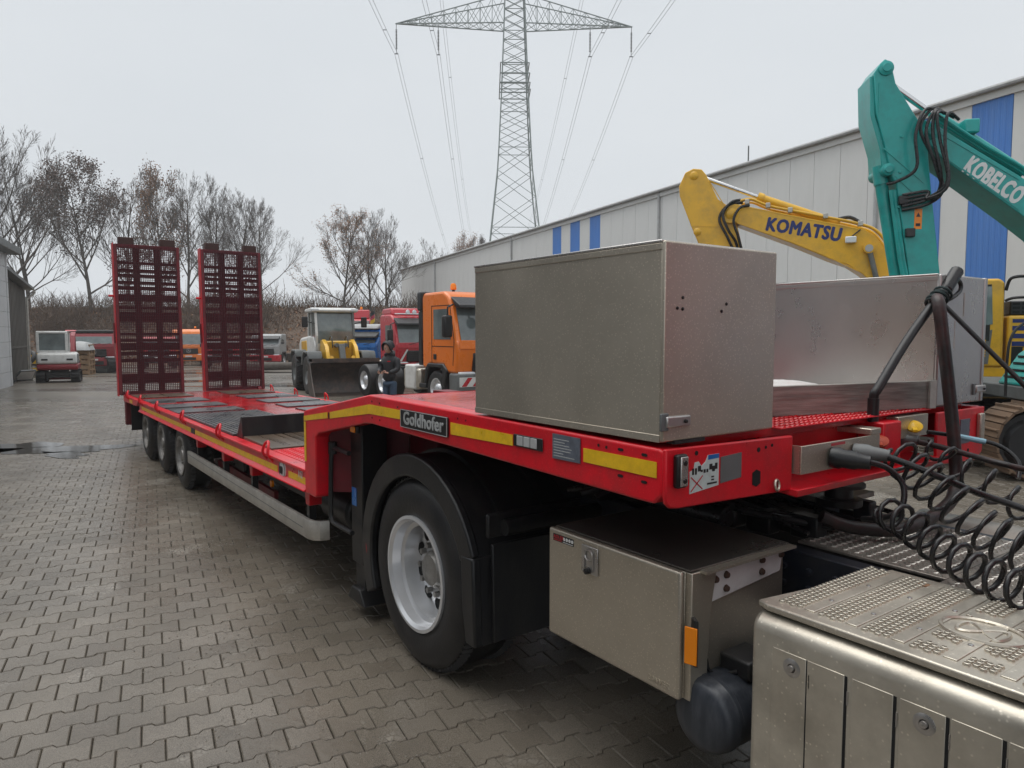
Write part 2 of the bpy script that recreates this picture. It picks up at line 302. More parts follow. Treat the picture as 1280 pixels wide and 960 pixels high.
# the ground sheet: jointing bed near by, paved surface beyond, on to the horizon
g = M(); ds = [-40, -12, 0, 13.6, 14, 20.6, 21, 26, 32, 40, 50, 59, 90, 200, 420]; ls = [-420, -200, -90, -40, -20, -8, 0, 8, 20, 40, 90, 200, 420]
for d in ds:
    for l in ls:
        p = FH*d+RT*l; g.v.append((p.x, p.y, gz(p.x, p.y)-(.0 if d >= 21 else .02)))
nl = len(ls)
for i in range(len(ds)-1):
    for j in range(nl-1): g.f.append((i*nl+j, i*nl+j+1, (i+1)*nl+j+1, (i+1)*nl+j))
me = g.mesh('ground', m_ground, 0); ground = link('ground', me, kind='structure')
me.materials.append(m_sand)
for p in me.polygons:
    c = p.center; p.material_index = 1 if (c.x*FH.x+c.y*FH.y) < 20.8 else 0
    if p.normal.z < 0: p.flip()
# interlocking pavers
wv = .0825; dl = .0125
half = [(-.1, -wv-dl), (-.058, -wv-dl), (-.040, -wv+dl), (.040, -wv+dl), (.058, -wv-dl), (.1, -wv-dl)]
outl = half+[(-a, -b) for a, b in half]
def shrink(q, e):
    return (q[0]-math.copysign(e, q[0])*(1 if abs(q[0]) > .09 else 0), q[1]-math.copysign(e, q[1]))
ra = [shrink(q, .0018) for q in outl]; rb = [shrink(q, .0065) for q in outl]; n = len(outl)
def paver_geo(mb, M4):
    vs = [M4 @ V((a, b, -.02)) for a, b in ra]+[M4 @ V((a, b, -.006)) for a, b in ra]+[M4 @ V((a, b, 0)) for a, b in rb]
    fs = [tuple(range(2*n, 3*n))]
    for k in range(n):
        k2 = (k+1) % n; fs += [(k, k2, n+k2, n+k), (n+k, n+k2, 2*n+k2, 2*n+k)]
    mb.add(vs, fs)
proto = M(); paver_geo(proto, Matrix.Identity(4)); pme = proto.mesh('paver', m_paver, 30)
rng = random.Random(3); cand = []; rot = Matrix.Rotation(PAV_A, 4, 'Z')
for i in range(-45, 190):
    for j in range(-130, 130):
        p = E1*(i*.165)+E2*((j+(.5 if i % 2 else 0))*.2)
        D = p.dot(FH); l = p.dot(RT)
        if D < .9 or D > 20.9 or abs(l) > .74*D+1.5: continue
        cand.append((p, D, l))
def seen(p, D, l):
    zc = D*cos(PITCH)+CAM_H*sin(PITCH); u = 640+890*l/zc; v = 480+890*(CAM_H*cos(PITCH)-D*sin(PITCH))/zc
    if not (5 < u < 1275 and v < 955): return False
    return p.y < 1.55 and not (u > 640)
front = sorted([c for c in cand if seen(*c)], key=lambda c: c[1])[:300]; fs_ = set(id(c) for c in front)
rest = M()
for c in cand:
    p = c[0]
    x4 = Matrix.Translation((p.x, p.y, gz(p.x, p.y)+rng.uniform(-.0028, .0010))) @ rot @ Matrix.Rotation(rng.gauss(0, .006), 4, 'X') @ Matrix.Rotation(rng.gauss(0, .005), 4, 'Y')
    if id(c) in fs_:
        o = bpy.data.objects.new('paver', pme); COL.objects.link(o); o.parent = ground; o.matrix_local = x4
    else: paver_geo(rest, x4)
rest.obj('paver_field', m_paver, ground, smooth=30, recalc=False, kind='stuff')
# crumbs of broken stone and grit along the joints
cr = M(); gq = random.Random(12)
for _ in range(46):
    d = gq.uniform(2.6, 7.5); l = gq.uniform(-.62, .02)*d; c0 = FH*d+RT*l
    if c0.y > 1.5: continue
    for _ in range(gq.randint(25, 90)):
        x = c0.x+gq.gauss(0, .11); y = c0.y+gq.gauss(0, .20); s = gq.choice([.0025, .003, .004, .006]); z = .0005
        a = gq.uniform(0, 6.28); v = [(x+s*cos(a+k*2.1)*gq.uniform(.7, 1.3), y+s*sin(a+k*2.1)*gq.uniform(.7, 1.3), z) for k in range(3)]+[(x, y, z+s*gq.uniform(.6, 1.2))]
        cr.add(v, [(0, 1, 3), (1, 2, 3), (2, 0, 3)])
cr.obj('grit', mat('stone_grit', (.26, .235, .20), .7, var=.3, vs=30), smooth=0, recalc=False, kind='stuff', label='loose grit and stone crumbs scattered on the pavers', category='grit')
# standing water
m_water = mat('puddle_water', (.05, .048, .044), .03, var=.1, bump=.02, bs=30, spec=.6)
def puddle(cx, cy, rx, ry, a, seed, zz=None):
    rg = random.Random(seed); mb = M(); N_ = 44; ph = [rg.uniform(0, 6.28) for _ in range(5)]; vs = []
    for k in range(N_):
        t = 2*pi*k/N_; q = 1+.22*sin(2*t+ph[0])+.16*sin(3*t+ph[1])+.12*sin(5*t+ph[2])+.07*sin(9*t+ph[3])
        x = rx*q*cos(t); y = ry*q*sin(t); X = cx+x*cos(a)-y*sin(a); Y = cy+x*sin(a)+y*cos(a)
        vs.append((X, Y, gz(X, Y)+.004))
    mb.add(vs, [tuple(range(N_))]); mb.obj('puddle', m_water, smooth=0, kind='structure')
puddle(-13.6, .62, 1.0, .42, R(60), 1); puddle(-12.9, .75, .5, .2, R(30), 5); puddle(-14.3, .1, .6, .5, R(50), 2)
puddle(-29, 9.5, 3.4, 1.0, R(54), 3); puddle(-46, 10.5, 5, 1.6, R(60), 4); puddle(-36, 6.5, 3, 1.0, R(54), 6)
# ================================================================== bank and far ground
m_bank = mat('leaf_littered_bank', (.14, .095, .068), .9, var=.35, vs=.8, bump=1, bs=9, dirt=(.05, .045, .03), da=.6, ds=.6)
rg = random.Random(11)
hb = M(); prof = [(0, -.82), (1.5, -.3), (4, 1.5), (8, 3.5), (11, 4.3), (16, 4.6), (30, 5), (60, 5.2), (90, 3), (120, -1.5)]
lat = [-75+2.5*i for i in range(60)]
for l in lat:
    fade = 1 if l < 2 else max(.55, 1-(l-2)*.015)
    for k, (d, z) in enumerate(prof):
        p = FH*(61+d+1.5*sin(l*.13))+RT*l; jz = 0 if k in (0, len(prof)-1) else rg.uniform(-.25, .25)
        hb.v.append((p.x, p.y, (z+.82)*fade-.82+jz))
k_ = len(prof)
for i in range(len(lat)-1):
    for j in range(k_-1): hb.f.append((i*k_+j, (i+1)*k_+j, (i+1)*k_+j+1, i*k_+j+1))
hb.obj('bank', m_bank, smooth=60, kind='structure')
def bank_z(d):
    for (a, za), (b, zb) in zip(prof, prof[1:]):
        if a <= d <= b: return za+(zb-za)*(d-a)/(b-a)
    return 0
# brambles and dead stalks covering the bank
br = M(); lv = M()
for _ in range(9000):
    l = rg.uniform(-48, 24); d = rg.choice([rg.uniform(0.3, 12), rg.uniform(5, 14)]); fade = 1 if l < 2 else max(.55, 1-(l-2)*.015)
    p = FH*(61+d+1.5*sin(l*.13))+RT*l; z = (bank_z(d)+.82)*fade-.82-.15; h = rg.uniform(.25, 1.0)*(1.0 if d < 9 else 2.2)
    q = V((rg.uniform(-.5, .5), rg.uniform(-.5, .5), 1))*h; b0 = V((p.x, p.y, z))
    br.tube([b0, b0+q*.6+V((rg.uniform(-.1, .1), rg.uniform(-.1, .1), 0)), b0+q+V((rg.uniform(-.3, .3), rg.uniform(-.3, .3), -.1))], [.022, .016, .008], 3, cap=False)
for _ in range(15000):
    l = rg.uniform(-48, 24); d = rg.uniform(0, 12); fade = 1 if l < 2 else max(.55, 1-(l-2)*.015)
    p = FH*(61+d+1.5*sin(l*.13))+RT*l; z = (bank_z(d)+.82)*fade-.82+rg.uniform(-.15, .35); s = rg.uniform(.06, .16)
    a = V((rg.gauss(0, 1), rg.gauss(0, 1), rg.gauss(0, 1))).normalized()*s; b_ = a.orthogonal().normalized()*s*.8; c = V((p.x, p.y, z))
    lv.add([c-a, c-b_, c+a, c+b_], [(0, 1, 2, 3)])
br.obj('bramble_stalks', m_brush, smooth=0, recalc=False, kind='stuff', label='tangle of leafless bramble stalks on the bank', category='brush')
lv.obj('leaf_litter', m_leaf, smooth=0, recalc=False, kind='stuff', label='brown dead leaves covering the bank', category='leaf litter')
# ================================================================== wheels
def wheel(parent, c, rad, wd, side, m_r, rim_r, dish, name='wheel', n=44, holes=10, detail=True):
    """c = centre of the outer sidewall plane; side = axis sign pointing outwards along y"""
    t = M(); s = side; c = V(c); ax = V((0, s, 0)); R0 = rad; w2 = wd
    prof = [(rim_r, -.01), (rim_r+.02, .006), (rim_r+(R0-rim_r)*.45, .016), (R0-.055, .004), (R0-.018, -.022), (R0, -.05), (R0, -w2+.05), (R0-.018, -w2+.022), (R0-.055, -w2), (rim_r, -w2+.01)]
    t.lathe(prof, c, ax, n)
    ty = t.obj('tyre', m_tyre, parent)
    if detail:
        # circumferential tread grooves and shoulder lugs
        lug = M(); ln = int(n*1.3)
        for k in range(ln):
            a = 2*pi*k/ln
            for off in (-.055, -w2+.055):
                p0 = c+V((cos(a)*(R0-.012), s*(off+.022), sin(a)*(R0-.012))); p1 = c+V((cos(a+.03)*(R0+.003), s*(off-.028), sin(a+.03)*(R0+.003)))
                lug.bar(p0, p1, .03*rad/.5, .02)
        lug.obj('tread_lug', m_tyre, ty, smooth=0, kind='stuff')
    r = M()
    r.lathe([(rim_r+.012, .000), (rim_r+.012, .016), (rim_r-.006, .018), (rim_r-.022, .002), (rim_r-.030, -.05), (rim_r-.055, -.06), (rim_r-.062, -dish*.75), (rim_r-.075, -dish), (rim_r*.58, -dish+.010), (rim_r*.52, -dish+.03), (rim_r*.34, -dish+.03), (rim_r*.34, -dish-.05)], c, ax, n)
    rim = r.obj('rim', m_r, parent)
    h = M()
    h.lathe([(rim_r*.35, -dish), (rim_r*.34, -dish+.045), (rim_r*.28, -dish+.07), (rim_r*.12, -dish+.075), (.001, -dish+.075)], c, ax, 20)
    h.obj('hub', m_rimd, parent)
    for k in range(holes):
        a = 2*pi*(k+.5)/holes; rr = rim_r*.665; p = c+V((cos(a)*rr, s*(-dish+.005), sin(a)*rr))
        M().lathe([(.001, .009), (.037*rim_r/.3, .008), (.041*rim_r/.3, -.006)], p, ax, 14).obj('hand_hole', m_gap, rim)
    for k in range(10):
        a = 2*pi*k/10; rr = rim_r*.44; p = c+V((cos(a)*rr, s*(-dish+.028), sin(a)*rr)); M().cyl(p, p+ax*.035, .014*rim_r/.3+.002, 6).obj('wheel_nut', m_rimd, rim)
# ================================================================== low-loader trailer
YN, YF = 1.70, 4.08
tr = root('lowloader_trailer', 'red step-deck lowloader semi-trailer with two upright mesh ramps on wet paving', 'trailer', (-8, 2.9, 0), world=True)
def zt(x): return .92+.012*(x+4.85)
xr, xf = -13.9, -4.85
# low bed: floor pan, side channels
fl = M(); fl.prism([(xr, zt(xr)-.05), (xf, zt(xf)-.05), (xf, zt(xf)-.004), (xr, zt(xr)-.004)], 'y', YN+.09, YF-.09); fl.obj('deck_floor', m_deckred, tr)
for side, y0, s in (('near', YN, 1), ('far', YF, -1)):
    b = M(); xa = -12.25
    b.prism([(xa, zt(xa)-.022), (xf, zt(xf)-.022), (xf, zt(xf)), (xa, zt(xa))], 'y', y0, y0+s*.10)
    b.prism([(xa, zt(xa)-.157), (xf, zt(xf)-.157), (xf, zt(xf)-.022), (xa, zt(xa)-.022)], 'y', y0+s*.022, y0+s*.085)
    e_ = [(y0+s*.022, -.118), (y0-s*.012, -.150), (y0-s*.012, -.158), (y0+s*.022, -.158)]
    b.add([(x_, yy, zt(x_)+dz) for x_ in (xa+.05, xf) for yy, dz in e_], [(0, 1, 2, 3), (7, 6, 5, 4), (0, 4, 5, 1), (1, 5, 6, 2), (2, 6, 7, 3), (3, 7, 4, 0)])
    b.obj('side_channel', m_red, tr, bevel=.004)
    tl = M(); tl.prism([(xr, zt(xr)-.11), (xa-.25, zt(xa)-.10), (xa-.1, zt(xa)-.02), (xa, zt(xa)-.02), (xa, zt(xa)), (xr, zt(xr))], 'y', y0+s*.01, y0+s*.09); tl.obj('tail_beam', m_red, tr, bevel=.004)
    st = M(); x0 = -12.1
    for (x0, x1) in ((-12.05, -8.62), (-8.40, -5.52), (-5.26, -4.86)):
        st.prism([(x0, zt(x0)-.118), (x1, zt(x1)-.118), (x1, zt(x1)-.070), (x0, zt(x0)-.070)], 'y', y0+s*.019, y0+s*.0225)
    st.prism([(-13.2, zt(-13.2)-.085), (-12.9, zt(-12.9)-.085), (-12.9, zt(-12.9)-.035), (-13.2, zt(-13.2)-.035)], 'y', y0+s*.007, y0+s*.0105)
    st.obj('reflective_stripe', m_yel, tr, smooth=0)
pl = M().prism([(-8.60, zt(-8.6)-.125), (-8.42, zt(-8.42)-.125), (-8.42, zt(-8.42)-.06), (-8.60, zt(-8.6)-.06)], 'y', YN+.017, YN+.023); pl.obj('type_plate', m_black, tr, bevel=.003)
# lettering on the channel
sg = M(); sg.lathe([(.001, .0), (.075, 0), (.075, -.008), (.001, -.008)], (-5.395, YN+.014, zt(-5.395)-.082), (0, -1, 0), 28); sgo = sg.obj('speed_disc', m_print, tr)
sr = M(); sr.lathe([(.062, .0015), (.068, .0015), (.068, -.001), (.062, -.001)], (-5.395, YN+.0135, zt(-5.395)-.082), (0, -1, 0), 28, closed=True); sr.obj('disc_ring', m_black, sgo)
text('disc_number', '80', .085, m_black, sgo, basis((-5.395, YN+.0045, zt(-5.395)-.110), (1, 0, 0), (0, 0, 1)), bold=.0012, align='CENTER', sx=.85)
text('fleet_number', '112', .075, m_print, tr, basis((-5.045, YN+.019, zt(-4.95)-.082), (1, 0, .012), (0, 0, 1)), bold=.001, sx=.8)
# cross members, spine beams under the bed
for y in (2.45, 3.33):
    M().prism([(-13.6, zt(-13.6)-.30), (-4.7, zt(-4.7)-.36), (-4.7, zt(-4.7)-.05), (-13.6, zt(-13.6)-.05)], 'y', y-.06, y+.06).obj('spine_beam', m_red2, tr)
for i in range(14):
    x = -13.4+i*.64; M().box(x-.03, x+.03, YN+.09, YF-.09, zt(x)-.16, zt(x)-.052).obj('cross_member', m_red2, tr)
# deck cover: timber, ribbed wedge, rubber mats
for k in range(6):
    y = 1.80+k*.365; M().box(-6.76, -5.92 if k == 0 else -4.93, y, y+.352, zt(-6)-.02, zt(-5.8)+.012).obj('deck_plank', m_deckwood, tr, bevel=.004)
M().prism([(-5.9, zt(-5.9)-.003), (-4.87, zt(-4.87)-.003), (-4.87, zt(-4.87)+.003), (-5.9, zt(-5.9)+.003)], 'y', YN+.102, 2.15).obj('tread_strip', m_red, tr)
lz = M()
for i in range(34):
    for j in range(7):
        x = -5.86+i*.029; y = YN+.125+j*.042+(.02 if i % 2 else 0); d = .012 if (i+j) % 2 else -.012; z = zt(x)+.003
        lozenge(lz, x, y, z, .015, .005, .005, d*60)
lz.obj('tread_pattern', m_red, tr, smooth=0, recalc=False, kind='stuff')
wd = M(); wd.prism([(-6.99, zt(-6.99)+.002), (-6.79, zt(-6.79)+.002), (-6.80, zt(-6.8)+.20), (-6.84, zt(-6.84)+.20)], 'y', 1.80, 4.0); wd.obj('step_wedge', m_plast, tr, bevel=.004)
wdo = M().prism([(-9.45, zt(-9.45)-.003), (-7.02, zt(-7.02)-.003), (-7.02, zt(-7.02)+.010), (-9.45, zt(-9.45)+.010)], 'y', 1.775, 2.70).obj('ribbed_plate', m_black, tr)
for k in range(19):
    y = 1.782+k*.0485; a = V((-9.44, y+.018, zt(-9.44)+.014)); c = V((-7.03, y+.018, zt(-7.03)+.014)); M().bar(a, c, .034, .012).obj('plate_rib', m_mat, wdo)
wdf = M().prism([(-9.45, zt(-9.45)-.003), (-7.02, zt(-7.02)-.003), (-7.02, zt(-7.02)+.010), (-9.45, zt(-9.45)+.010)], 'y', 3.20, 4.0).obj('ribbed_plate', m_mat, tr)
for (x0, x1) in ((-10.25, -9.72), (-11.2, -10.6), (-12.35, -11.65), (-13.6, -12.8)):
    for (y0, y1) in ((1.79, 2.62), (3.18, 3.98)):
        q = M(); q.prism([(x0, zt(x0)-.003), (x1, zt(x1)-.003), (x1, zt(x1)+.013), (x0, zt(x0)+.013)], 'y', y0, y1); q.obj('deck_mat', m_mat if x0 > -12.6 else m_deckwood, tr, bevel=.004)
# lashing lugs
for x in (-5.72, -7.24, -8.95, -10.62, -12.02, -13.35):
    for y, s in ((YN, 1), (YF, -1)):
        l = M(); z = zt(x)
        l.tube(smoothpath([(x-.075, y+s*.045, z-.07), (x-.070, y-s*.010, z+.0), (x-.05, y-s*.002, z+.070), (x, y+s*.012, z+.100), (x+.05, y-s*.002, z+.070), (x+.070, y-s*.010, z+.0), (x+.075, y+s*.045, z-.07)], 4), .0115, 8)
        l.obj('lashing_ring', m_red, tr)
# side guard rails
def guard(y, s):
    b = M(); sec = [(y, .415), (y+s*.005, .405), (y+s*.03, .405), (y+s*.03, .545), (y+s*.005, .545), (y, .535)]
    path = [(-8.95, 0), (-5.05, 0), (-4.92, 0), (-4.85, s*.015), (-4.805, s*.055), (-4.79, s*.12)]
    rows = []
    for i, (x, dy) in enumerate(path):
        if i >= 4: t = V((.0, s, 0)) if i == 5 else V((.7, .7*s, 0))
        else: t = V((1, 0, 0))
        nrm = V((t.y*s, -t.x*s, 0))*s  # outward
        out = V((0, -s, 0)) if i < 3 else (V((.35, -.93*s, 0)) if i == 3 else (V((.75, -.66*s, 0)) if i == 4 else V((1, 0, 0))))
        rows.append([V((x, y+dy, z+.012*(x+4.85)*.8))-out*abs(q-y) for q, z in sec])
    n_ = len(sec)
    vs = [p for r_ in rows for p in r_]; fs = []
    for i in range(len(rows)-1):
        for k in range(n_): fs.append((i*n_+k, i*n_+(k+1) % n_, (i+1)*n_+(k+1) % n_, (i+1)*n_+k))
    fs += [tuple(range(n_)), tuple(range(len(vs)-n_, len(vs)))]
    b.add(vs, fs); go = b.obj('side_guard', m_galv, tr, smooth=30)
    g2 = M(); g2.box(-8.9, -5.0, y-s*.0015, y, .468, .474); g2.obj('guard_groove', m_grey, go)
guard(YN+.03, 1); guard(YF-.03, -1)
for x in (-5.0, -6.42, -7.4, -8.55):
    for y, s in ((YN+.10, 1), (YF-.10, -1)):
        z = zt(x)-.157
        p = M(); p.prism([(x-.055, z), (x+.055, z), (x+.045, z-.13), (x-.03, z-.13)], 'y', y-s*.035, y+s*.06); p.obj('guard_bracket', m_red, tr, bevel=.006)
        M().box(x-.02, x+.03, y-s*.03, y+s*.02, .42, z-.1).obj('guard_post', m_black, tr)
M().box(-8.7, -6.6, 2.02, 2.06, .33, .40).obj('lower_bar', m_red2, tr)
M().box(-8.1, -7.7, 2.05, 2.5, .36, .62).obj('valve_box', m_plast, tr, bevel=.03)
M().box(-7.0, -6.2, 2.3, 2.9, .40, .66).obj('air_cylinder', m_plast, tr, bevel=.1, seg=3)
M().cyl((-5.5, 2.2, .52), (-4.95, 2.2, .52), .16, 20).obj('air_cylinder', m_plast, tr, bevel=.03)
M().cyl((-6.1, 1.86, .585), (-6.1, 1.84, .585), .03, 12).obj('side_marker', m_amber, tr)
M().box(-9.5, -4.9, 2.1, 3.7, .45, .5).obj('belly_plate', m_black, tr)
# axles and wheels (both sides)
for x in (-11.72, -10.48, -9.24):
    M().cyl((x, 1.95, .40), (x, 3.85, .40), .07, 14).obj('axle', m_black, tr)
    for (y, s) in ((YN+.03, -1), (YF-.03, 1)):
        wroot = M().cyl((x, y-s*.30, .40), (x, y-s*.10, .40), .11, 16).obj('wheel', m_black, tr)
        wheel(wroot, (x, y, .402), .402, .29, s, m_rimd, .228, .07, n=36, holes=8)
    for y, s in ((YN, 1), (YF, -1)):
        f = M(); c0 = .46
        pr = [(x+c0*cos(a), .40+c0*sin(a)) for a in [R(t) for t in range(25, 156, 13)]]
        inner = [(x+(c0-.012)*cos(a), .40+(c0-.012)*sin(a)) for a in [R(t) for t in range(155, 24, -13)]]
        f.prism(pr+inner, 'y', y+s*.09, y+s*.42); f.obj('mudguard', m_plast, tr)
# tail: flap, lamp board, ramp hinge
for y0, y1 in ((1.78, 2.38), (3.4, 4.0)):
    M().box(-13.62, -13.60, y0, y1, .22, .66).obj('mud_flap', m_plast, tr)
M().prism([(-13.9, .30), (-13.75, .30), (-13.72, zt(-13.7)-.10), (-13.9, zt(-13.9)-.10)], 'y', 1.72, 4.06).obj('tail_board', m_red2, tr, bevel=.01)
for y in (1.74, 4.0):
    M().cyl((-13.95, y, zt(-13.9)-.02), (-13.95, y+.06, zt(-13.9)-.02), .07, 18).obj('hinge_boss', m_red2, tr)
M().cyl((-13.95, 1.72, zt(-13.9)-.03), (-13.95, 4.06, zt(-13.9)-.03), .035, 12).obj('hinge_shaft', m_red2, tr)
# ramps: frame, rungs, mesh
m_mesh = mat('dark_maroon_mesh', (.085, .010, .018), .6, var=.3, vs=6, dirt=(.03, .015, .015), da=.6, ds=3)
m_toe = mat('rusty_toe', (.06, .03, .025), .7, var=.3)
def ramp(y0, y1):
    x0 = -13.97; zb = zt(xr)-.01; H_ = 2.61; lean = .035
    def P(y, t, d=0): return V((x0-lean*t-d, y, zb+t))
    r_ = M()
    for y in (y0, y1): r_.bar(P(y, 0, .07), P(y, H_, .07), .05, .16)
    for t in (.03, H_-.02): r_.bar(P(y0, t, .07), P(y1, t, .07), .14, .06)
    rr = r_.obj('loading_ramp', m_red2, tr, bevel=.006)
    side = M(); side.bar(P(y0-.028, -.02, .09), P(y0-.028, H_+.02, .09), .012, .19); side.obj('ramp_side_plate', m_red, rr)
    wdt = y1-y0
    for q in (.335, .665): M().bar(P(y0+wdt*q, 0, .06), P(y0+wdt*q, H_, .06), .10, .07).obj('ramp_spar', m_red2, rr)
    for t in (.22, .34, .60, .72, .95, 1.06, 1.30, 1.42, 1.52, 1.66, 1.86, 1.96, 2.08, 2.17, 2.30):
        M().bar(P(y0+.02, t, .06), P(y1-.02, t, .06), .06, .055).obj('ramp_rung', m_red2, rr)
    for t in (.28, .84, 1.36, 1.7): M().bar(P(y0+.02, t, .10), P(y1-.02, t, .10), .015, .12).obj('ramp_plate', m_red2, rr)
    ms = M(); n1 = int(wdt/.030); n2 = int(H_/.030)
    for k in range(n1+1):
        y = y0+wdt*k/n1; ms.bar(P(y, .0, .004), P(y, H_, .004), .009, .022)
    for k in range(n2+1):
        t = H_*k/n2; ms.bar(P(y0, t, .004), P(y1, t, .004), .014, .009)
    ms.obj('ramp_mesh', m_mesh, rr, smooth=0, kind='stuff')
    for q in (.18, .84): M().box(x0-lean*H_-.15, x0-lean*H_-.0, y0+wdt*q-.12, y0+wdt*q+.12, zb+H_+.005, zb+H_+.13).obj('ramp_toe', m_toe, rr, bevel=.01)
    M().bar(P(y0-.03, .9, .1), P(y0-.03, 1.25, .14), .05, .05).obj('ramp_strut', m_red2, rr)
    M().cyl(P(y0-.12, 1.72, .06), P(y0, 1.72, .06), .02, 8).obj('ramp_handle', m_red, rr)
ramp(1.68, 2.68); ramp(3.09, 4.12)
# ------------------------------------------------------------------ gooseneck
pro = [(-1.56, 1.502), (-3.76, 1.522), (-4.80, 1.345), (-4.85, 1.33), (-4.85, .77), (-4.83, .757), (-4.65, .757), (-4.63, .775), (-4.63, 1.175), (-4.58, 1.207), (-3.83, 1.350), (-3.74, 1.357), (-1.64, 1.318), (-1.58, 1.318), (-1.545, 1.35), (-1.54, 1.495)]
for y, s in ((YN, 1), (YF, -1)):
    M().prism(pro, 'y', y, y+s*.10).obj('gooseneck_side', m_red, tr, bevel=.010, seg=3)
M().box(-3.76, -1.60, YN+.10, YF-.10, 1.485, 1.512).obj('gooseneck_deck', m_deckred, tr)
M().prism([(-4.84, 1.315), (-3.76, 1.487), (-3.76, 1.514), (-4.84, 1.343)], 'y', YN+.10, YF-.10).obj('gooseneck_slope', m_deckred, tr)
M().box(-4.84, -4.78, YN+.10, YF-.10, zt(-4.85)-.1, 1.32).obj('gooseneck_back', m_red2, tr)
M().prism([(-4.63, 1.80), (-4.28, 2.22), (-4.30, 2.24), (-4.66, 1.82)], 'z', .79, 1.30).obj('neck_side_plate', m_red2, tr)
M().box(-4.28, -3.9, 2.22, 3.56, .85, 1.46).obj('neck_box', m_red2, tr, bevel=.02)
for y in (2.42, 3.26):
    M().prism([(-4.3, 1.0), (-3.7, 1.30), (-1.75, 1.30), (-1.75, 1.48), (-4.3, 1.48)], 'y', y, y+.12).obj('neck_beam', m_red2, tr)
for k in range(5):
    x = -3.7+k*.45; M().box(x, x+.06, YN+.1, YF-.1, 1.36, 1.484).obj('cross_member', m_red2, tr)
M().box(-3.3, -1.75, 2.3, 3.5, 1.275, 1.298).obj('skid_plate', m_black, tr)
# front faces
fr = M(); fr.prism([(YN+.002, 1.35), (YN+.008, 1.325), (YN+.025, 1.310), (YN+.06, 1.304), (2.395, 1.282), (2.395, 1.49), (YN+.002, 1.503)], 'x', -1.548, -1.53); fpo = fr.obj('front_plate', m_red, tr, bevel=.006)
fr2 = M(); fr2.prism([(3.56, 1.25), (YF-.08, 1.23), (YF-.01, 1.27), (YF-.002, 1.50), (3.56, 1.50)], 'x', -1.545, -1.53); fpo2 = fr2.obj('front_plate', m_red, tr, bevel=.006)
M().box(-1.66, -1.645, 2.35, 3.62, 1.30, 1.505).obj('recess_plate', m_red, tr)
M().prism([(-1.66, 1.275), (-1.50, 1.262), (-1.495, 1.29), (-1.66, 1.30)], 'y', 2.38, 3.57).obj('recess_shelf', m_red, tr, bevel=.004)
for (y, z, r_) in ((2.183, 1.457, .009), (2.225, 1.462, .006), (2.262, 1.466, .006), (1.847, 1.478, .008)): M().cyl((-1.5296, y, z), (-1.528, y, z), r_, 10).obj('bolt_hole', m_gap, fpo)
hx = M(); hx.prism([(2.150, 1.335), (2.173, 1.325), (2.196, 1.335), (2.196, 1.377), (2.173, 1.387), (2.150, 1.377)], 'x', -1.5296, -1.528); hx.obj('access_hole', m_gap, fpo)
for k in range(2):
    for j in range(4): M().cyl((-1.5296, 3.72+k*.18, 1.29+j*.05), (-1.528, 3.72+k*.18, 1.29+j*.05), .010, 10).obj('bolt_hole', m_gap, fpo2)
M().box(-1.530, -1.508, 3.985, 4.035, 1.33, 1.47).obj('marker_lamp', m_steel, fpo2, bevel=.006)
M().box(-1.530, -1.526, 3.80, 3.90, 1.33, 1.45).obj('data_plate', m_plate, fpo2)
lo = M().box(-1.530, -1.506, 1.733, 1.782, 1.375, 1.485).obj('marker_lamp', m_black, fpo, bevel=.008)
li = M().box(-1.506, -1.500, 1.742, 1.776, 1.382, 1.478).obj('lamp_lens', m_steel2, lo, bevel=.004)
M().lathe([(.001, .004), (.008, .003), (.009, 0)], (-1.5, 1.759, 1.458), (1, 0, 0), 10).obj('screw', m_black, li); M().lathe([(.001, .004), (.008, .003), (.009, 0)], (-1.5, 1.759, 1.40), (1, 0, 0), 10).obj('screw', m_black, li)
tor = M().torus((-1.519, 2.285, 1.318), (1, .25, .15), .019, .005, 18, 6); tor.obj('tie_ring', m_steel, fpo)
# torn warning sticker and grey plate
skv = [(1.815, 1.345), (1.962, 1.358), (1.962, 1.466), (1.905, 1.4655), (1.893, 1.445), (1.872, 1.432), (1.858, 1.449), (1.838, 1.447), (1.835, 1.425), (1.815, 1.418)]
sk = M().prism(skv, 'x', -1.530, -1.528).obj('warning_sticker', m_sticker, fpo)
M().prism([(1.905, 1.450), (1.962, 1.4515), (1.962, 1.466), (1.905, 1.4655)], 'x', -1.528, -1.5275).obj('sticker_band', m_blue, sk)
X = M(); X.bar((-1.5275, 1.820, 1.352), (-1.5275, 1.878, 1.400), .001, .004); X.bar((-1.5275, 1.820, 1.400), (-1.5275, 1.878, 1.355), .001, .004); X.obj('sticker_cross', m_cred, sk)
tx = M()
rgs = random.Random(4)
for (y, z, wd_, h_) in ((1.93, 1.388, .014, .005), (1.93, 1.378, .014, .005), (1.927, 1.366, .05, .006)): tx.box(-1.528, -1.5273, y-wd_/2, y+wd_/2, z, z+h_)
for k in range(9): y = 1.825+k*.0145; tx.box(-1.528, -1.5273, y, y+rgs.uniform(.008, .016), 1.414+rgs.uniform(-.008, .004), 1.426+rgs.uniform(-.004, .012) if k > 5 or k < 3 else 1.42)
tx.obj('sticker_drawing', m_black, sk, smooth=0)
gp_ = M().prism([(1.972, 1.362), (2.085, 1.370), (2.085, 1.458), (1.972, 1.452)], 'x', -1.530, -1.528).obj('grey_sticker', m_grey, fpo)
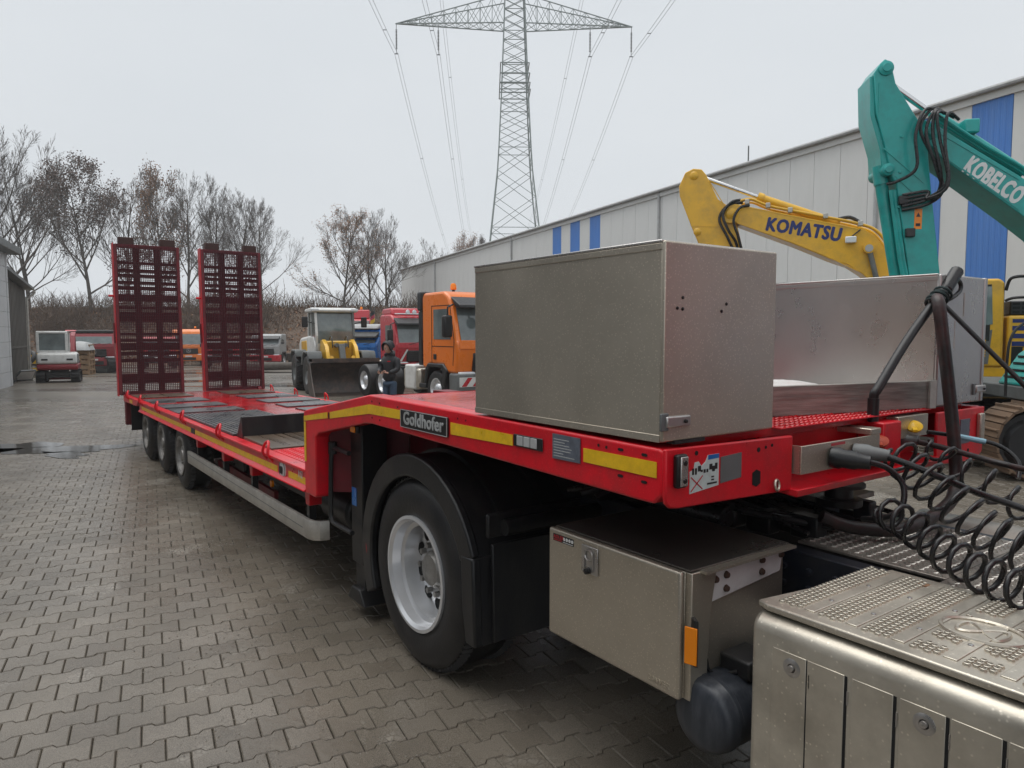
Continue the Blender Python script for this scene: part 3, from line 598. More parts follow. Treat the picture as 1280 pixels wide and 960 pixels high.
# tape, plates and name board on the near side
yo = YN-.0015
def strip(pts, m_, nm, d=.002): return M().prism(pts, 'y', yo-d, yo).obj(nm, m_, tr, smooth=0)
strip([(-4.838, .985), (-4.802, .985), (-4.802, 1.262), (-4.838, 1.262)], m_yel, 'reflective_stripe')
strip([(-4.838, 1.266), (-4.398, 1.326), (-4.398, 1.366), (-4.838, 1.300)], m_yel, 'reflective_stripe')
strip([(-4.355, 1.328), (-3.755, 1.414), (-3.36, 1.420), (-3.36, 1.468), (-3.755, 1.468), (-4.355, 1.370)], m_yel, 'reflective_stripe')
strip([(-2.852, 1.400), (-2.355, 1.410), (-2.355, 1.455), (-2.852, 1.456)], m_yel, 'reflective_stripe')
strip([(-1.918, 1.408), (-1.565, 1.406), (-1.565, 1.458), (-1.918, 1.458)], m_yel, 'reflective_stripe')
nb = M().box(-3.348, -2.868, yo-.010, yo, 1.384, 1.478).obj('name_board', m_black, tr, bevel=.004)
nf = M()
for a in ((-3.346, -2.870, 1.4745, 1.477), (-3.346, -2.870, 1.385, 1.3875)): nf.box(a[0], a[1], yo-.0125, yo-.010, a[2], a[3])
for a in ((-3.346, -3.343), (-2.873, -2.870)): nf.box(a[0], a[1], yo-.0125, yo-.010, 1.3875, 1.4745)
nf.obj('board_border', m_lightgrey, nb)
text('board_lettering', 'Goldhofer', .093, m_lightgrey, nb, basis((-3.108, yo-.0115, 1.404), (1, 0, 0), (0, 0, 1)), bold=.0022, align='CENTER', sx=1.0)
lm = M().box(-2.345, -2.155, yo-.006, yo, 1.412, 1.462).obj('lamp_module', m_black, tr, bevel=.003)
for k in range(3): M().box(-2.318+k*.046, -2.277+k*.046, yo-.010, yo-.006, 1.418, 1.458).obj('module_lens', m_lightgrey, lm, bevel=.002)
ip = strip([(-2.093, 1.397), (-1.935, 1.399), (-1.935, 1.490), (-2.093, 1.492)], m_plate, 'data_plate', .004)
tl_ = M()
for k in range(7): tl_.box(-2.085, -2.085+rgs.uniform(.05, .13), yo-.0046, yo-.004, 1.408+k*.0105, 1.411+k*.0105)
tl_.obj('plate_print', m_lightgrey, ip, smooth=0)
for (x, z, a, b) in ((-1.84, 1.478, .005, .005), (-1.80, 1.476, .005, .005), (-1.73, 1.477, .013, .005), (-1.62, 1.474, .013, .005), (-1.73, 1.387, .013, .005), (-1.62, 1.384, .013, .005), (-3.72, 1.487, .006, .005), (-3.62, 1.484, .006, .005), (-3.40, 1.482, .006, .004), (-3.72, 1.395, .006, .005), (-3.62, 1.39, .006, .005), (-2.79, 1.48, .004, .004), (-2.72, 1.478, .004, .004), (-4.375, 1.345, .010, .022)):
    M().prism([(x-a, z-b*.5), (x-a*.6, z-b), (x+a*.6, z-b), (x+a, z-b*.5), (x+a, z+b*.5), (x+a*.6, z+b), (x-a*.6, z+b), (x-a, z+b*.5)], 'y', yo-.001, yo).obj('bolt_hole', m_gap, tr, smooth=0)
# tread pattern of the front deck
fd = M().box(-2.35, -1.56, 2.36, 3.56, 1.512, 1.516).obj('tread_plate', m_red, tr)
lz = M()
for i in range(34):
    for j in range(36):
        x = -2.32+i*.0225; y = 2.38+j*.033+(.0165 if i % 2 else 0); d = .012 if i % 2 else -.012; z = 1.516
        if y > 3.55: continue
        lozenge(lz, x, y, z, .015, .0055, .006, math.copysign(.8, d))
lz.obj('tread_pattern', m_deckred, fd, smooth=0, recalc=False, kind='stuff')
# landing leg with crank, lamp
lg = M().box(-4.42, -4.24, 1.86, 2.04, .36, 1.34).obj('landing_leg', m_black, tr, bevel=.008)
M().box(-4.40, -4.26, 1.88, 2.02, .18, .36).obj('leg_slide', m_black, lg)
M().prism([(-4.47, .10), (-4.19, .10), (-4.27, .20), (-4.39, .20)], 'y', 1.84, 2.06).obj('leg_foot', m_black, lg, bevel=.01)
M().box(-4.40, -4.33, 1.857, 1.86, .74, .86).obj('leg_sticker', m_blue, lg)
M().box(-4.42, -4.24, 3.74, 3.92, .20, 1.34).obj('landing_leg', m_black, tr, bevel=.008)
M().tube(smoothpath([(-4.30, 1.80, 1.10), (-4.56, 1.80, 1.10), (-4.58, 1.79, 1.05), (-4.58, 1.78, .70), (-4.565, 1.78, .62), (-4.50, 1.78, .60), (-4.22, 1.78, .60)], 5), .016, 10).obj('leg_crank', m_plast, tr)
M().cyl((-4.58, 1.80, 1.06), (-4.58, 1.80, 1.14), .03, 10).obj('crank_joint', m_plast, tr)
ml = M().box(-4.12, -4.02, 1.735, 1.76, 1.262, 1.312).obj('side_marker', m_black, tr, bevel=.01); M().box(-4.11, -4.04, 1.727, 1.735, 1.268, 1.306).obj('marker_lens', m_amber, ml, bevel=.004)
M().tube(smoothpath([(-4.15, 1.85, .62), (-4.10, 1.83, .58), (-4.08, 1.83, .48), (-4.12, 1.85, .42)], 5), .014, 8).obj('red_handle', m_cred, tr)
# connector bracket, couplings on the recess
bk = M(); bk.prism([(2.40, 1.335), (2.96, 1.335), (2.98, 1.345), (2.98, 1.463), (2.40, 1.463)], 'x', -1.66, -1.50); bko = M().box(-1.505, -1.498, 2.400, 2.97, 1.345, 1.452).obj('connector_bracket', m_steel, tr, bevel=.002)
M().box(-1.66, -1.505, 2.400, 2.407, 1.345, 1.452).obj('bracket_cheek', m_steel, bko); M().box(-1.66, -1.498, 2.90, 2.98, 1.452, 1.478).obj('bracket_ear', m_steel, bko, bevel=.004)
M().box(-1.498, -1.4975, 2.60, 2.70, 1.435, 1.446).obj('bracket_tag', m_cred, bko)
M().box(-1.515, -1.500, 2.55, 2.66, 1.352, 1.430).obj('socket_flange', m_plast, bko, bevel=.006)
sk_ = M(); sk_.lathe([(.040, 0), (.042, .03), (.036, .045), (.036, .085), (.030, .10), (.026, .14), (.001, .14)], (-1.50, 2.605, 1.392), (1, .35, -.06), 18); sk_.obj('socket_plug', m_plast, bko)
sk2 = M(); sk2.lathe([(.036, 0), (.036, .05), (.03, .07), (.022, .13), (.001, .13)], (-1.50, 2.77, 1.395), (1, .35, -.02), 18); sk2.obj('socket_plug', m_grey, bko)
M().box(-1.64, -1.52, 3.05, 3.2, 1.31, 1.49).obj('coupling_block', m_red, tr, bevel=.008)
for (y, z, m_) in ((3.0, 1.40, mat('red_cap', (.40, .06, .025), .5)), (3.30, 1.44, m_yel)):
    cp = M().lathe([(.026, 0), (.03, .03), (.022, .06), (.022, .10), (.001, .10)], (-1.60, y, z-.045), (1, .2, 0), 16).obj('air_coupling', m_grey, tr, bevel=.002)
    cc = M(); cc.lathe([(.001, .0), (.034, .002), (.036, .014), (.02, .024), (.001, .026)], (-1.535, y+.04, z+.005), (.35, -.5, .8), 18); cc.bar((-1.535, y+.04, z+.01), (-1.50, y-.02, z+.0), .018, .01); cc.obj('coupling_cap', m_, cp)
M().box(-1.60, -1.545, 3.22, 3.5, 1.40, 1.50).obj('coupling_plate', m_steel, tr, bevel=.003)
# hose gantry
gp2 = M(); gp2.tube(smoothpath([(-1.585, 3.075, 1.40), (-1.585, 3.075, 1.585), (-1.575, 3.10, 1.64), (-1.56, 3.30, 1.84), (-1.545, 3.52, 2.02), (-1.535, 3.62, 2.10)], 5), .020, 12); gpo = gp2.obj('hose_pole', m_black, tr)
M().cyl((-1.585, 3.075, 1.40), (-1.585, 3.075, 1.59), .024, 12).obj('pole_sleeve', m_black, gpo)
ty_ = M()
for k in range(6): ty_.torus((-1.545+.003*k, 3.50+.012*k, 2.005+.010*k), (.1, .66, .55), .034+.004*(k % 2), .006, 16, 6)
ty_.obj('cord_lashing', mat('green_black_cord', (.012, .03, .03), .6), gpo)
M().tube(smoothpath([(-1.535, 3.55, 2.03), (-1.53, 3.64, 2.11), (-1.53, 3.72, 2.12), (-1.53, 3.74, 2.08), (-1.53, 3.66, 2.04), (-1.54, 3.56, 2.01)], 5), .010, 8).obj('cord_loop', m_rubber, gpo)
M().cyl((-1.54, 3.60, 2.07), (-1.53, 3.70, 2.17), .030, 12).obj('pole_cap', m_rubber, gpo, bevel=.008)
M().tube(helix((-1.48, 3.66, 2.06), (-1.48, 3.66, 1.95), .016, 6, 10), .003, 5).obj('tie_spring', m_galv, gpo)
M().tube(helix((-1.49, 3.60, 1.93), (-1.49, 3.60, 1.80), .016, 3, 10), .002, 5).obj('wire_curl', m_galv, gpo)
# ================================================================== tractor unit
tk = root('tractor_truck', 'tractor unit chassis under the gooseneck with single drive wheel and stainless side lockers', 'truck', (-2.2, 2.9, 0), world=True)
for y0, y1 in ((2.56, 2.64), (3.38, 3.46)):
    M().box(-4.3, 1.2, y0, y1, .74, 1.0).obj('frame_rail', m_frame, tk, bevel=.006)
for x in (-4.2, -2.6, -1.75, .4): M().box(x, x+.1, 2.64, 3.38, .78, .96).obj('frame_cross', m_frame, tk)
for x in [-1.9+.11*k for k in range(7)]:
    for z in (.80, .86, .93): M().lathe([(.001, .014), (.013, .012), (.016, 0)], (x+.02*(z > .85), 2.56, z), (0, -1, 0), 8).obj('rail_bolt', m_frame, tk)
# drive axle
M().cyl((-3.48, 2.0, .53), (-3.48, 4.0, .53), .11, 18).obj('drive_axle', m_black, tk); M().ball((-3.48, 3.0, .53), .22, 16).obj('differential', m_black, tk)
for (y, s) in ((1.84, -1), (4.02, 1)):
    wr = M().cyl((-3.48, y-s*.36, .53), (-3.48, y-s*.19, .53), .19, 20).obj('wheel', m_black, tk)
    wheel(wr, (-3.48, y, .532), .535, .385, s, m_rim, .312, .155, n=64)
# mudguards: arch shell with flange, front apron
def arch(yo_, yi_):
    s = 1 if yi_ > yo_ else -1
    cx, cz = -3.48, .53; Rr = .665
    def curve(rr, a0=205, a1=22, n=22, down=.33):
        pts = [(cx+rr*cos(R(a0+(a1-a0)*k/n)), cz+rr*sin(R(a0+(a1-a0)*k/n))) for k in range(n+1)]
        return pts
    a = curve(Rr); b = curve(Rr-.02)
    sh = M(); prof = a+b[::-1]; sh.prism(prof, 'y', yo_+s*.004, yi_); o = sh.obj('mudguard', m_plast, tk, smooth=40)
    # thick outer flange with a step in it
    a2 = curve(Rr+.012); b2 = curve(Rr-.118); f = M(); f.prism(a2+b2[::-1], 'y', yo_, yo_+s*.05); f.obj('mudguard_flange', m_plast, o, smooth=40, bevel=.012)
    a3 = curve(Rr+.014); b3 = curve(Rr-.0, n=22); r_ = M(); r_.prism(curve(Rr+.022, 200, 30)+curve(Rr, 200, 30)[::-1], 'y', yo_+s*.22, yo_+s*.27); r_.obj('mudguard_rib', m_plast, o, smooth=40)
    r_ = M(); r_.prism(curve(Rr+.022, 200, 30)+curve(Rr, 200, 30)[::-1], 'y', yo_+s*.50, yo_+s*.55); r_.obj('mudguard_rib', m_plast, o, smooth=40)
    x1 = cx+Rr*cos(R(22)); z1 = cz+Rr*sin(R(22))
    M().prism([(x1-.015, z1), (x1+.012, z1), (x1+.028, .34), (x1+.005, .34)], 'y', yo_+s*.002, yi_).obj('apron', m_plast, o, bevel=.004)
    M().prism([(x1-.10, z1+.0), (x1+.014, z1), (x1+.032, .34), (x1-.055, .34), (x1-.085, .5)], 'y', yo_-s*.003, yo_+s*.05).obj('apron_flange', m_plast, o, bevel=.012)
    M().box(x1+.03, x1+.055, yo_+s*.06, yi_-s*.02, .88, 1.0).obj('apron_bead', m_plast, o, bevel=.02, seg=3)
    M().prism([(x1+.016, .84), (x1+.038, .84), (x1+.052, .35), (x1+.03, .35)], 'y', yo_+s*.10, yi_-s*.02).obj('apron_panel', m_plast, o, bevel=.006)
    x0 = cx+Rr*cos(R(205)); z0 = cz+Rr*sin(R(205))
    M().prism([(x0-.01, z0+.02), (x0+.012, z0+.02), (x0+.0, .27), (x0-.025, .27)], 'y', yo_, yi_).obj('mud_flap', m_plast, o)
arch(1.815, 2.50); arch(4.05, 3.40)
M().cyl((-2.78, 1.95, .93), (-2.78, 2.6, .93), .04, 12).obj('mudguard_stay', m_plast, tk)
# fifth wheel and clutter on the frame
M().box(-3.3, -2.5, 2.45, 3.55, 1.20, 1.27).obj('coupling_plate', m_black, tk, bevel=.02); M().box(-3.1, -2.7, 2.5, 3.5, 1.0, 1.2).obj('coupling_pedestal', m_black, tk)
M().box(-2.45, -1.95, 2.62, 3.4, 1.0, 1.10).obj('valve_tray', m_black, tk, bevel=.02); M().cyl((-2.3, 2.5, 1.08), (-1.9, 2.5, 1.08), .05, 12).obj('air_line', m_rubber, tk)
for k in range(3): M().tube(smoothpath([(-2.6+.1*k, 2.2, 1.12), (-2.3, 2.45+.06*k, 1.16+.03*k), (-1.9, 2.6+.05*k, 1.1), (-1.6, 2.8+.06*k, 1.06)], 5), .014, 8).obj('air_line', m_rubber, tk)
gq = random.Random(44)
for k in range(16):
    x = gq.uniform(-2.5, -1.72); y = gq.uniform(2.66, 3.35); h = gq.uniform(.03, .11); w_ = gq.uniform(.04, .13)
    M().box(x, x+w_, y, y+w_*gq.uniform(.6, 1.4), 1.0, 1.02+h).obj('chassis_fitting', gq.choice([m_black, m_plast, m_frame]), tk, bevel=.008)
for k in range(7):
    y = 2.7+.09*k; M().tube(smoothpath([(-2.7, y, 1.05+.02*(k % 3)), (-2.2+gq.uniform(-.1, .1), y+gq.uniform(-.1, .1), 1.13+gq.uniform(-.03, .04)), (-1.85, y+gq.uniform(-.06, .06), 1.08), (-1.62+gq.uniform(-.1, .15), y+gq.uniform(-.1, .1), 1.05)], 5), gq.choice([.009, .012, .015]), 8).obj('air_line', m_rubber, tk)
M().box(-2.05, -1.70, 3.0, 3.34, 1.10, 1.125).obj('coupling_ramp', m_galvd, tk, bevel=.004); M().lathe([(.10, 0), (.10, .03), (.06, .035), (.06, .08), (.11, .085), (.11, .10), (.001, .10)], (-1.72, 3.06, 1.10), (0, 0, 1), 20).obj('swivel_mount', m_plast, tk)
# checker plates on the frame
def checker(x0, x1, y0, y1, z, nm):
    o = M().box(x0, x1, y0, y1, z-.012, z).obj(nm, m_galvd, tk, bevel=.003); lz = M(); i = 0; x = x0+.02
    while x < x1-.015:
        y = y0+.02+(.018 if i % 2 else 0)
        while y < y1-.015:
            d = 1 if i % 2 else -1
            lozenge(lz, x, y, z, .0145, .0055, .0055, d*.8)
            y += .036
        x += .024; i += 1
    lz.obj('tread_pattern', m_galv, o, smooth=0, recalc=False, kind='stuff')
checker(-1.66, -1.09, 2.65, 3.36, 1.016, 'checker_plate'); checker(-1.08, .35, 2.54, 3.40, 1.022, 'checker_plate')
M().prism([(-1.08, .985), (.35, .985), (.35, 1.018), (-1.08, 1.018)], 'y', 2.53, 2.54).obj('plate_edge', m_galv, tk)
# stainless locker
lk = M().box(-2.315, -1.60, 1.885, 2.46, .60, 1.052).obj('steel_locker', m_steel, tk, bevel=.004)
dr = M().box(-2.318, -1.597, 1.858, 1.884, .598, 1.056).obj('locker_door', m_steel, lk, bevel=.012, seg=3)
M().box(-2.30, -1.575, 1.884, 2.455, 1.054, 1.062).obj('locker_lid', mat('dark_wet_sheet', (.14, .125, .11), .32, metal=.6, var=.2, dirt=(.18, .155, .13), da=.3), lk, bevel=.002)
lt = M().box(-2.100, -2.005, 1.850, 1.858, .925, 1.035).obj('latch_plate', m_steel2, dr, bevel=.003)
ll = M(); ll.torus((-2.052, 1.846, 1.000), (0, 1, 0), .022, .004, 16, 6); ll.bar((-2.078, 1.847, .945), (-2.078, 1.847, 1.015), .004, .006); ll.bar((-2.027, 1.847, .945), (-2.027, 1.847, 1.015), .004, .006); ll.obj('latch_handle', m_steel2, lt)
M().lathe([(.001, .02), (.012, .018), (.014, 0)], (-2.055, 1.850, .938), (0, -1, 0), 12).obj('lock_barrel', m_plast, lt)
sb = M().box(-2.285, -2.155, 1.8565, 1.858, 1.006, 1.036).obj('maker_sticker', m_black, dr)
text('sticker_lettering', 'ADLER', .021, m_cred, sb, basis((-2.282, 1.8562, 1.0175), (1, 0, 0), (0, 0, 1)), ext=.0004, bold=.0006)
ul = M().box(-2.281, -2.228, 1.8560, 1.8565, 1.010, 1.0135); ul.obj('sticker_bar', m_cred, sb)
ic = M()
for k in range(4): ic.lathe([(.001, .0006), (.007, .0005), (.0075, 0)], (-2.214+k*.017, 1.8565, 1.024), (0, -1, 0), 12)
ic.box(-2.222, -2.158, 1.8560, 1.8565, 1.0095, 1.0120); ic.obj('sticker_icon', m_print, sb, smooth=0)
text('embossed_lettering', 'BAWER', .032, m_steel, dr, basis((-1.742, 1.8572, .622), (1, 0, 0), (0, 0, 1)), ext=.0012, bold=.0003, sx=.95)
# bracket end of the locker
M().prism([(2.0, .92), (2.42, .955), (2.44, 1.05), (2.0, 1.04)], 'x', -1.600, -1.588).obj('bracket_plate', m_white, lk)
M().prism([(1.886, .60), (1.97, .60), (1.99, .9), (2.02, 1.052), (1.886, 1.052)], 'x', -1.60, -1.57).obj('bracket_arm', m_steel, lk, bevel=.004)
M().box(-1.60, -1.545, 1.93, 2.46, 1.046, 1.056).obj('bracket_flange', m_steel, lk)
for (y, z) in ((2.03, 1.0), (2.09, 1.005), (2.09, .955), (2.30, 1.02), (2.30, .975), (2.42, 1.02)): M().lathe([(.001, .012), (.010, .011), (.014, 0)], (-1.586, y, z), (1, 0, 0), 10).obj('bracket_bolt', mat('rusty_bolt', (.08, .045, .03), .7) if 'rusty_bolt' not in bpy.data.materials else bpy.data.materials['rusty_bolt'], lk)
M().prism([(-1.60, 1.905), (-1.545, 1.87), (-1.53, 1.875), (-1.585, 1.915)], 'z', .74, .90).obj('reflector_stay', m_plast, lk)
rf = M().prism([(-1.575, 1.857), (-1.532, 1.870), (-1.534, 1.876), (-1.577, 1.863)], 'z', .745, .875).obj('reflector', m_amber, lk, bevel=.002)
# air tank across the frame
at = M(); at.lathe([(.001, -.030), (.06, -.027), (.10, -.019), (.118, -.008), (.126, .008), (.128, .03), (.131, .034), (.131, .05), (.128, .054), (.128, .60), (.001, .62)], (-1.535, 1.915, .555), (0, 1, 0), 36); ato = at.obj('air_tank', mat('grey_tank_paint', (.030, .035, .045), .36, var=.3, dirt=(.085, .09, .10), da=.6, ds=6, stretch=(3, 3, .6)), tk)
M().torus((-1.535, 2.10, .555), (0, 1, 0), .130, .006, 32, 6).obj('tank_strap', m_plast, ato); M().box(-1.58, -1.45, 2.05, 2.2, .665, .735).obj('tank_bracket', m_plast, ato, bevel=.01)
M().tube(smoothpath([(-1.58, 1.97, .86), (-1.575, 1.98, .70), (-1.55, 2.02, .67), (-1.50, 2.05, .69)], 5), .007, 8).obj('tank_pipe', m_rubber, ato)
# tank cover: rounded shell with slots and studded tread
y0, y1, x0, x1, zt_ = 1.862, 2.50, -1.315, .40, 1.035
prof = [(y0, .36), (y0, zt_-.075)]+[(y0+.075*(1-cos(R(a))), zt_-.075+.075*sin(R(a))*.75) for a in range(15, 91, 15)]+[(y1, zt_-.019), (y1, .36)]
tcv = M().prism(prof, 'x', x0, x1).obj('tank_cover', m_alum, tk, bevel=.018, seg=3)
slots = [-1.123, -1.008, -.875, -.747, -.624, -.50, -.38, -.26, -.14]
for i, x in enumerate(slots):
    M().box(x-.004, x+.004, y0-.0015, y0+.004, .40, .925-.0).obj('cover_slot', m_gap, tcv); M().box(x+.0045, x+.0075, y0-.003, y0, .845, .885).obj('slot_clip', m_steel2, tcv)
    M().prism([(x-.115, .927), (x-.004, .927), (x-.004, .42), (x-.115, .42)], 'y', y0-.0030, y0).obj('cover_panel', m_alum, tcv, bevel=.0028)
for x in (-1.172, -.80, -.44):
    M().lathe([(.030, .0), (.024, .0035), (.013, .004), (.011, .001), (.010, .001), (.009, .009), (.001, .010)], (x, y0-.002, .885), (0, -1, 0), 22).obj('cover_bolt', m_steel2, tcv)
tp = M().prism([(x0-.002, y0+.035), (x0+.04, y0+.022), (x1, y0+.022), (x1, y1+.03), (x0+.10, y1+.02)], 'z', zt_-.016, zt_+.006).obj('tread_lid', m_alum, tcv, bevel=.006, seg=3)
# raised tread: bands of studs between plain bars, all across the lid
sd = M(); hd = M(); zz = zt_+.006
def stud(x, y):
    n_ = 7
    sd.lathe([(.0098, 0), (.0086, .0060), (.0062, .0072), (.0054, .0040)], (x, y, zz), (0, 0, 1), n_); hd.lathe([(.0056, .0044), (.0005, .0036)], (x, y, zz), (0, 0, 1), n_)
ell = lambda x, y: ((x+.80)/.12)**2+((y-2.19)/.10)**2 < 1
xb = x0+.045; bi = 0
while xb < x1-.1:
    for c in range(4):
        yy = y0+.075+(.010 if c % 2 else 0)
        while yy < y1-.02:
            x = xb+.010+c*.0185
            if not ell(x, yy) and not (bi >= 3 and abs((yy-2.0) % .29) < .05): stud(x, yy)
            yy += .0215
    M().prism([(xb+.083, y0+.075), (xb+.118, y0+.075), (xb+.118, y1-.015), (xb+.083, y1-.015)], 'z', zz-.001, zz+.0035).obj('tread_bar', m_alum, tp, bevel=.003)
    for yy in (y0+.2, y0+.42): M().lathe([(.001, .004), (.007, .003), (.008, 0)], (xb+.10, yy, zz+.003), (0, 0, 1), 10).obj('tread_rivet', m_steel2, tp)
    xb += .130; bi += 1
sd.obj('tread_stud', m_alum, tp, kind='stuff', recalc=False); hd.obj('stud_hole', m_gap, tp, kind='stuff', recalc=False)
el = M()
pts = [(-.80+.105*cos(2*pi*k/40), 2.19+.085*sin(2*pi*k/40), zz+.002) for k in range(41)]; el.tube(pts, .0065, 6, cap=False); pts = [(-.80+.06*sin(2*pi*k/40), 2.19+.04*sin(4*pi*k/40), zz+.001) for k in range(41)]; el.tube(pts, .006, 6, cap=False); el.obj('embossed_emblem', m_alum, tp)
M().prism([(-1.10, 2.44), (-1.06, 2.43), (-1.045, 2.455), (-1.08, 2.47)], 'z', zz, zz+.003).obj('dead_leaf', m_leaf, tp)
# far-side tank and cab (cab stands right of the frame)
M().lathe([(.001, -.02), (.2, 0), (.24, .03), (.24, 1.4), (.001, 1.42)], (-1.75, 3.86, .72), (1, 0, 0), 28).obj('far_tank', m_galvd, tk)
cabp = [(.62, .9), (2.6, .9), (2.75, 1.6), (2.55, 2.6), (2.3, 3.4), (.75, 3.55), (.62, 3.4)]
cb = M().prism(cabp, 'y', 1.78, 4.08).obj('cab', m_cred, tk, bevel=.06, seg=3)
M().prism([(2.60, 1.75), (2.72, 1.7), (2.52, 2.62), (2.42, 2.62)], 'y', 1.95, 3.9).obj('windscreen', m_glass, cb)
for y in (1.772, 4.08): M().prism([(1.5, 1.75), (2.45, 1.75), (2.3, 2.5), (1.5, 2.5)], 'y', y, y+.008).obj('side_window', m_glass, cb)
for (y, s) in ((1.84, -1), (4.02, 1)):
    wr = M().cyl((1.75, y-s*.36, .52), (1.75, y-s*.19, .52), .19, 20).obj('wheel', m_black, tk); wheel(wr, (1.75, y, .522), .525, .32, s, m_rim, .30, .10, n=32, detail=False)
M().box(2.5, 2.82, 1.78, 4.08, .35, .95).obj('bumper', m_cred, tk, bevel=.05)
# ================================================================== boxes and load on the gooseneck
def steelbox(label, x0, x1, y0, y1, z0, z1, m_, latch_y):
    b = root('steel_storage_box', label, 'storage box', ((x0+x1)/2, (y0+y1)/2, z0), world=True)
    M().box(x0, x1-.012, y0, y1, z0+.006, z1-.008).obj('box_body', m_, b, bevel=.003)
    d = M().box(x1-.012, x1+.004, y0-.004, y1+.002, z0+.008, z1-.002).obj('box_door', m_, b, bevel=.007, seg=3)
    M().box(x0-.004, x1-.012, y0-.004, y1+.004, z1-.008, z1+.002).obj('box_lid', m_steel2, b, bevel=.003)
    for x in (x0+.2, x0+.85): M().box(x-.06, x+.04, y0+.06, y0+.10, z1+.002, z1+.010).obj('lid_hinge', m_steel2, b)
    l = M().box(x1+.002, x1+.018, latch_y, latch_y+.115, z0+.055, z0+.092).obj('latch', m_steel2, d, bevel=.006)
    M().box(x1+.002, x1+.012, latch_y-.02, latch_y+.015, z0+.045, z0+.102).obj('latch_plate', m_grey, d, bevel=.003)
    M().lathe([(.001, .008), (.006, .007), (.007, 0)], (x1+.018, latch_y+.085, z0+.073), (1, 0, 0), 10).obj('latch_pin', m_black, l)
    M().box(x0, x1-.012, y0-.0022, y0, z0+.006, z0+.030).obj('bottom_fold', m_, b, bevel=.0015); M().box(x0+.002, x1-.012, y0-.0030, y0, z1-.030, z1-.009).obj('lid_fold', m_, b, bevel=.0015)
    if latch_y < 2:
        M().box(x1-.03, x1+.006, y0+.05, y0+.20, z0-.002, z0+.010).obj('door_seal', m_plast, b)
        for (y, z) in ((.080, .47), (.055, .436), (.080, .434), (.300, .455), (.275, .43)): M().lathe([(.001, .004), (.005, .003), (.006, 0)], (x1+.004, y0+y, z0+z), (1, 0, 0), 8).obj('rivet', m_black, d)
    else: M().box(x1-.02, x1+.008, y1-.02, y1+.012, z0+.01, z1).obj('door_edge', m_steel2, b, bevel=.004)
    return b
steelbox('large rain-spotted steel box at the near edge of the gooseneck', -2.648, -1.548, YN+.004, 2.285, 1.515, 2.164, m_steel, 1.705)
steelbox('scratched steel box behind the hose pole at the far gooseneck edge', -2.65, -1.555, 3.59, 4.08, 1.517, 2.15, m_steel2, 3.99)
bd = root('timber_board', 'weathered grey timber board on edge between the two steel boxes', 'board', (-2.1, 2.95, 1.516), world=True)
M().prism([(-1.90, 2.286), (-1.87, 2.286), (-1.565, 3.586), (-1.60, 3.586)], 'z', 1.517, 1.647).obj('plank', m_wood, bd, bevel=.003)
M().prism([(-1.905, 2.283), (-1.862, 2.283), (-1.852, 2.325), (-1.866, 2.325)], 'z', 1.518, 1.650).obj('end_bracket', m_galv, bd); M().prism([(-1.592, 3.555), (-1.562, 3.548), (-1.552, 3.588), (-1.60, 3.588)], 'z', 1.518, 1.650).obj('end_bracket', m_galv, bd)
sk = M(); rgx = random.Random(8); NX, NY = 16, 22; sk_w = mat('white_woven_sack', (.62, .62, .60), .7, var=.1, vs=6, bump=.6, bs=9, dirt=(.4, .12, .10), da=.35, ds=5)
for i in range(NX+1):
    for j in range(NY+1):
        a = i/NX; b_ = j/NY; h = (sin(pi*a)*sin(pi*b_))**.35; z = 1.518+.195*h*(.8+.2*sin(7*b_+3*a))*(1-.35*b_)+rgx.uniform(-.004, .004)*h
        sk.v.append((-2.58+a*.62+.30*b_*a*.6, 2.30+b_*1.25, z))
for i in range(NX):
    for j in range(NY): sk.f.append((i*(NY+1)+j, (i+1)*(NY+1)+j, (i+1)*(NY+1)+j+1, i*(NY+1)+j+1))
sk.obj('white_sack', sk_w, smooth=60, label='crumpled white sack lying behind the timber board', category='sack')
# ================================================================== hoses between trailer and tractor
def hose(nm, label, path, r, m_, n=10): return M().tube(path, r, n).obj(nm, m_, label=label, category='hose', smooth=60)
def coil(path, r, pitch, n=12):
    pts = smoothpath(path, 10); out = []; a = 0; L_ = 0; nb = None
    # resample finely by arc length
    seg = [(pts[i+1]-pts[i]).length for i in range(len(pts)-1)]; tot = sum(seg); N_ = int(tot/pitch*n); i = 0; acc = 0
    for k in range(N_+1):
        s = tot*k/N_
        while i < len(seg)-1 and acc+seg[i] < s: acc += seg[i]; i += 1
        t = (s-acc)/seg[i]; p = pts[i].lerp(pts[i+1], t); d = (pts[i+1]-pts[i]).normalized()
        if nb is None: nb = d.orthogonal().normalized()
        nb = (nb-d*nb.dot(d)).normalized(); b = d.cross(nb); an = 2*pi*k/n; e = min(1, k/(n*.8), (N_-k)/(n*.8)); jit = 1+.06*sin(k*.21)
        out.append(p+(nb*cos(an)+b*sin(an))*r*e*jit)
    return out
hose('coiled_air_hose', 'black coiled hose with wide loops hanging mid-air below the gantry hose', coil([(-1.45, 2.95, 1.385), (-1.34, 2.92, 1.34), (-1.20, 2.90, 1.25), (-1.02, 2.89, 1.135), (-.80, 2.88, 1.09), (-.4, 2.9, 1.16), (.1, 2.9, 1.4), (.60, 2.9, 1.7)], .075, .062), .0082, m_rubber)
hose('coiled_air_hose', 'black stretched coil hose with open zigzag turns behind the wide loops', coil([(-1.46, 3.32, 1.40), (-1.36, 3.28, 1.32), (-1.20, 3.25, 1.26), (-1.0, 3.22, 1.18), (-.6, 3.2, 1.16), (.0, 3.1, 1.4), (.60, 3.1, 1.7)], .060, .10), .0082, m_rubber)
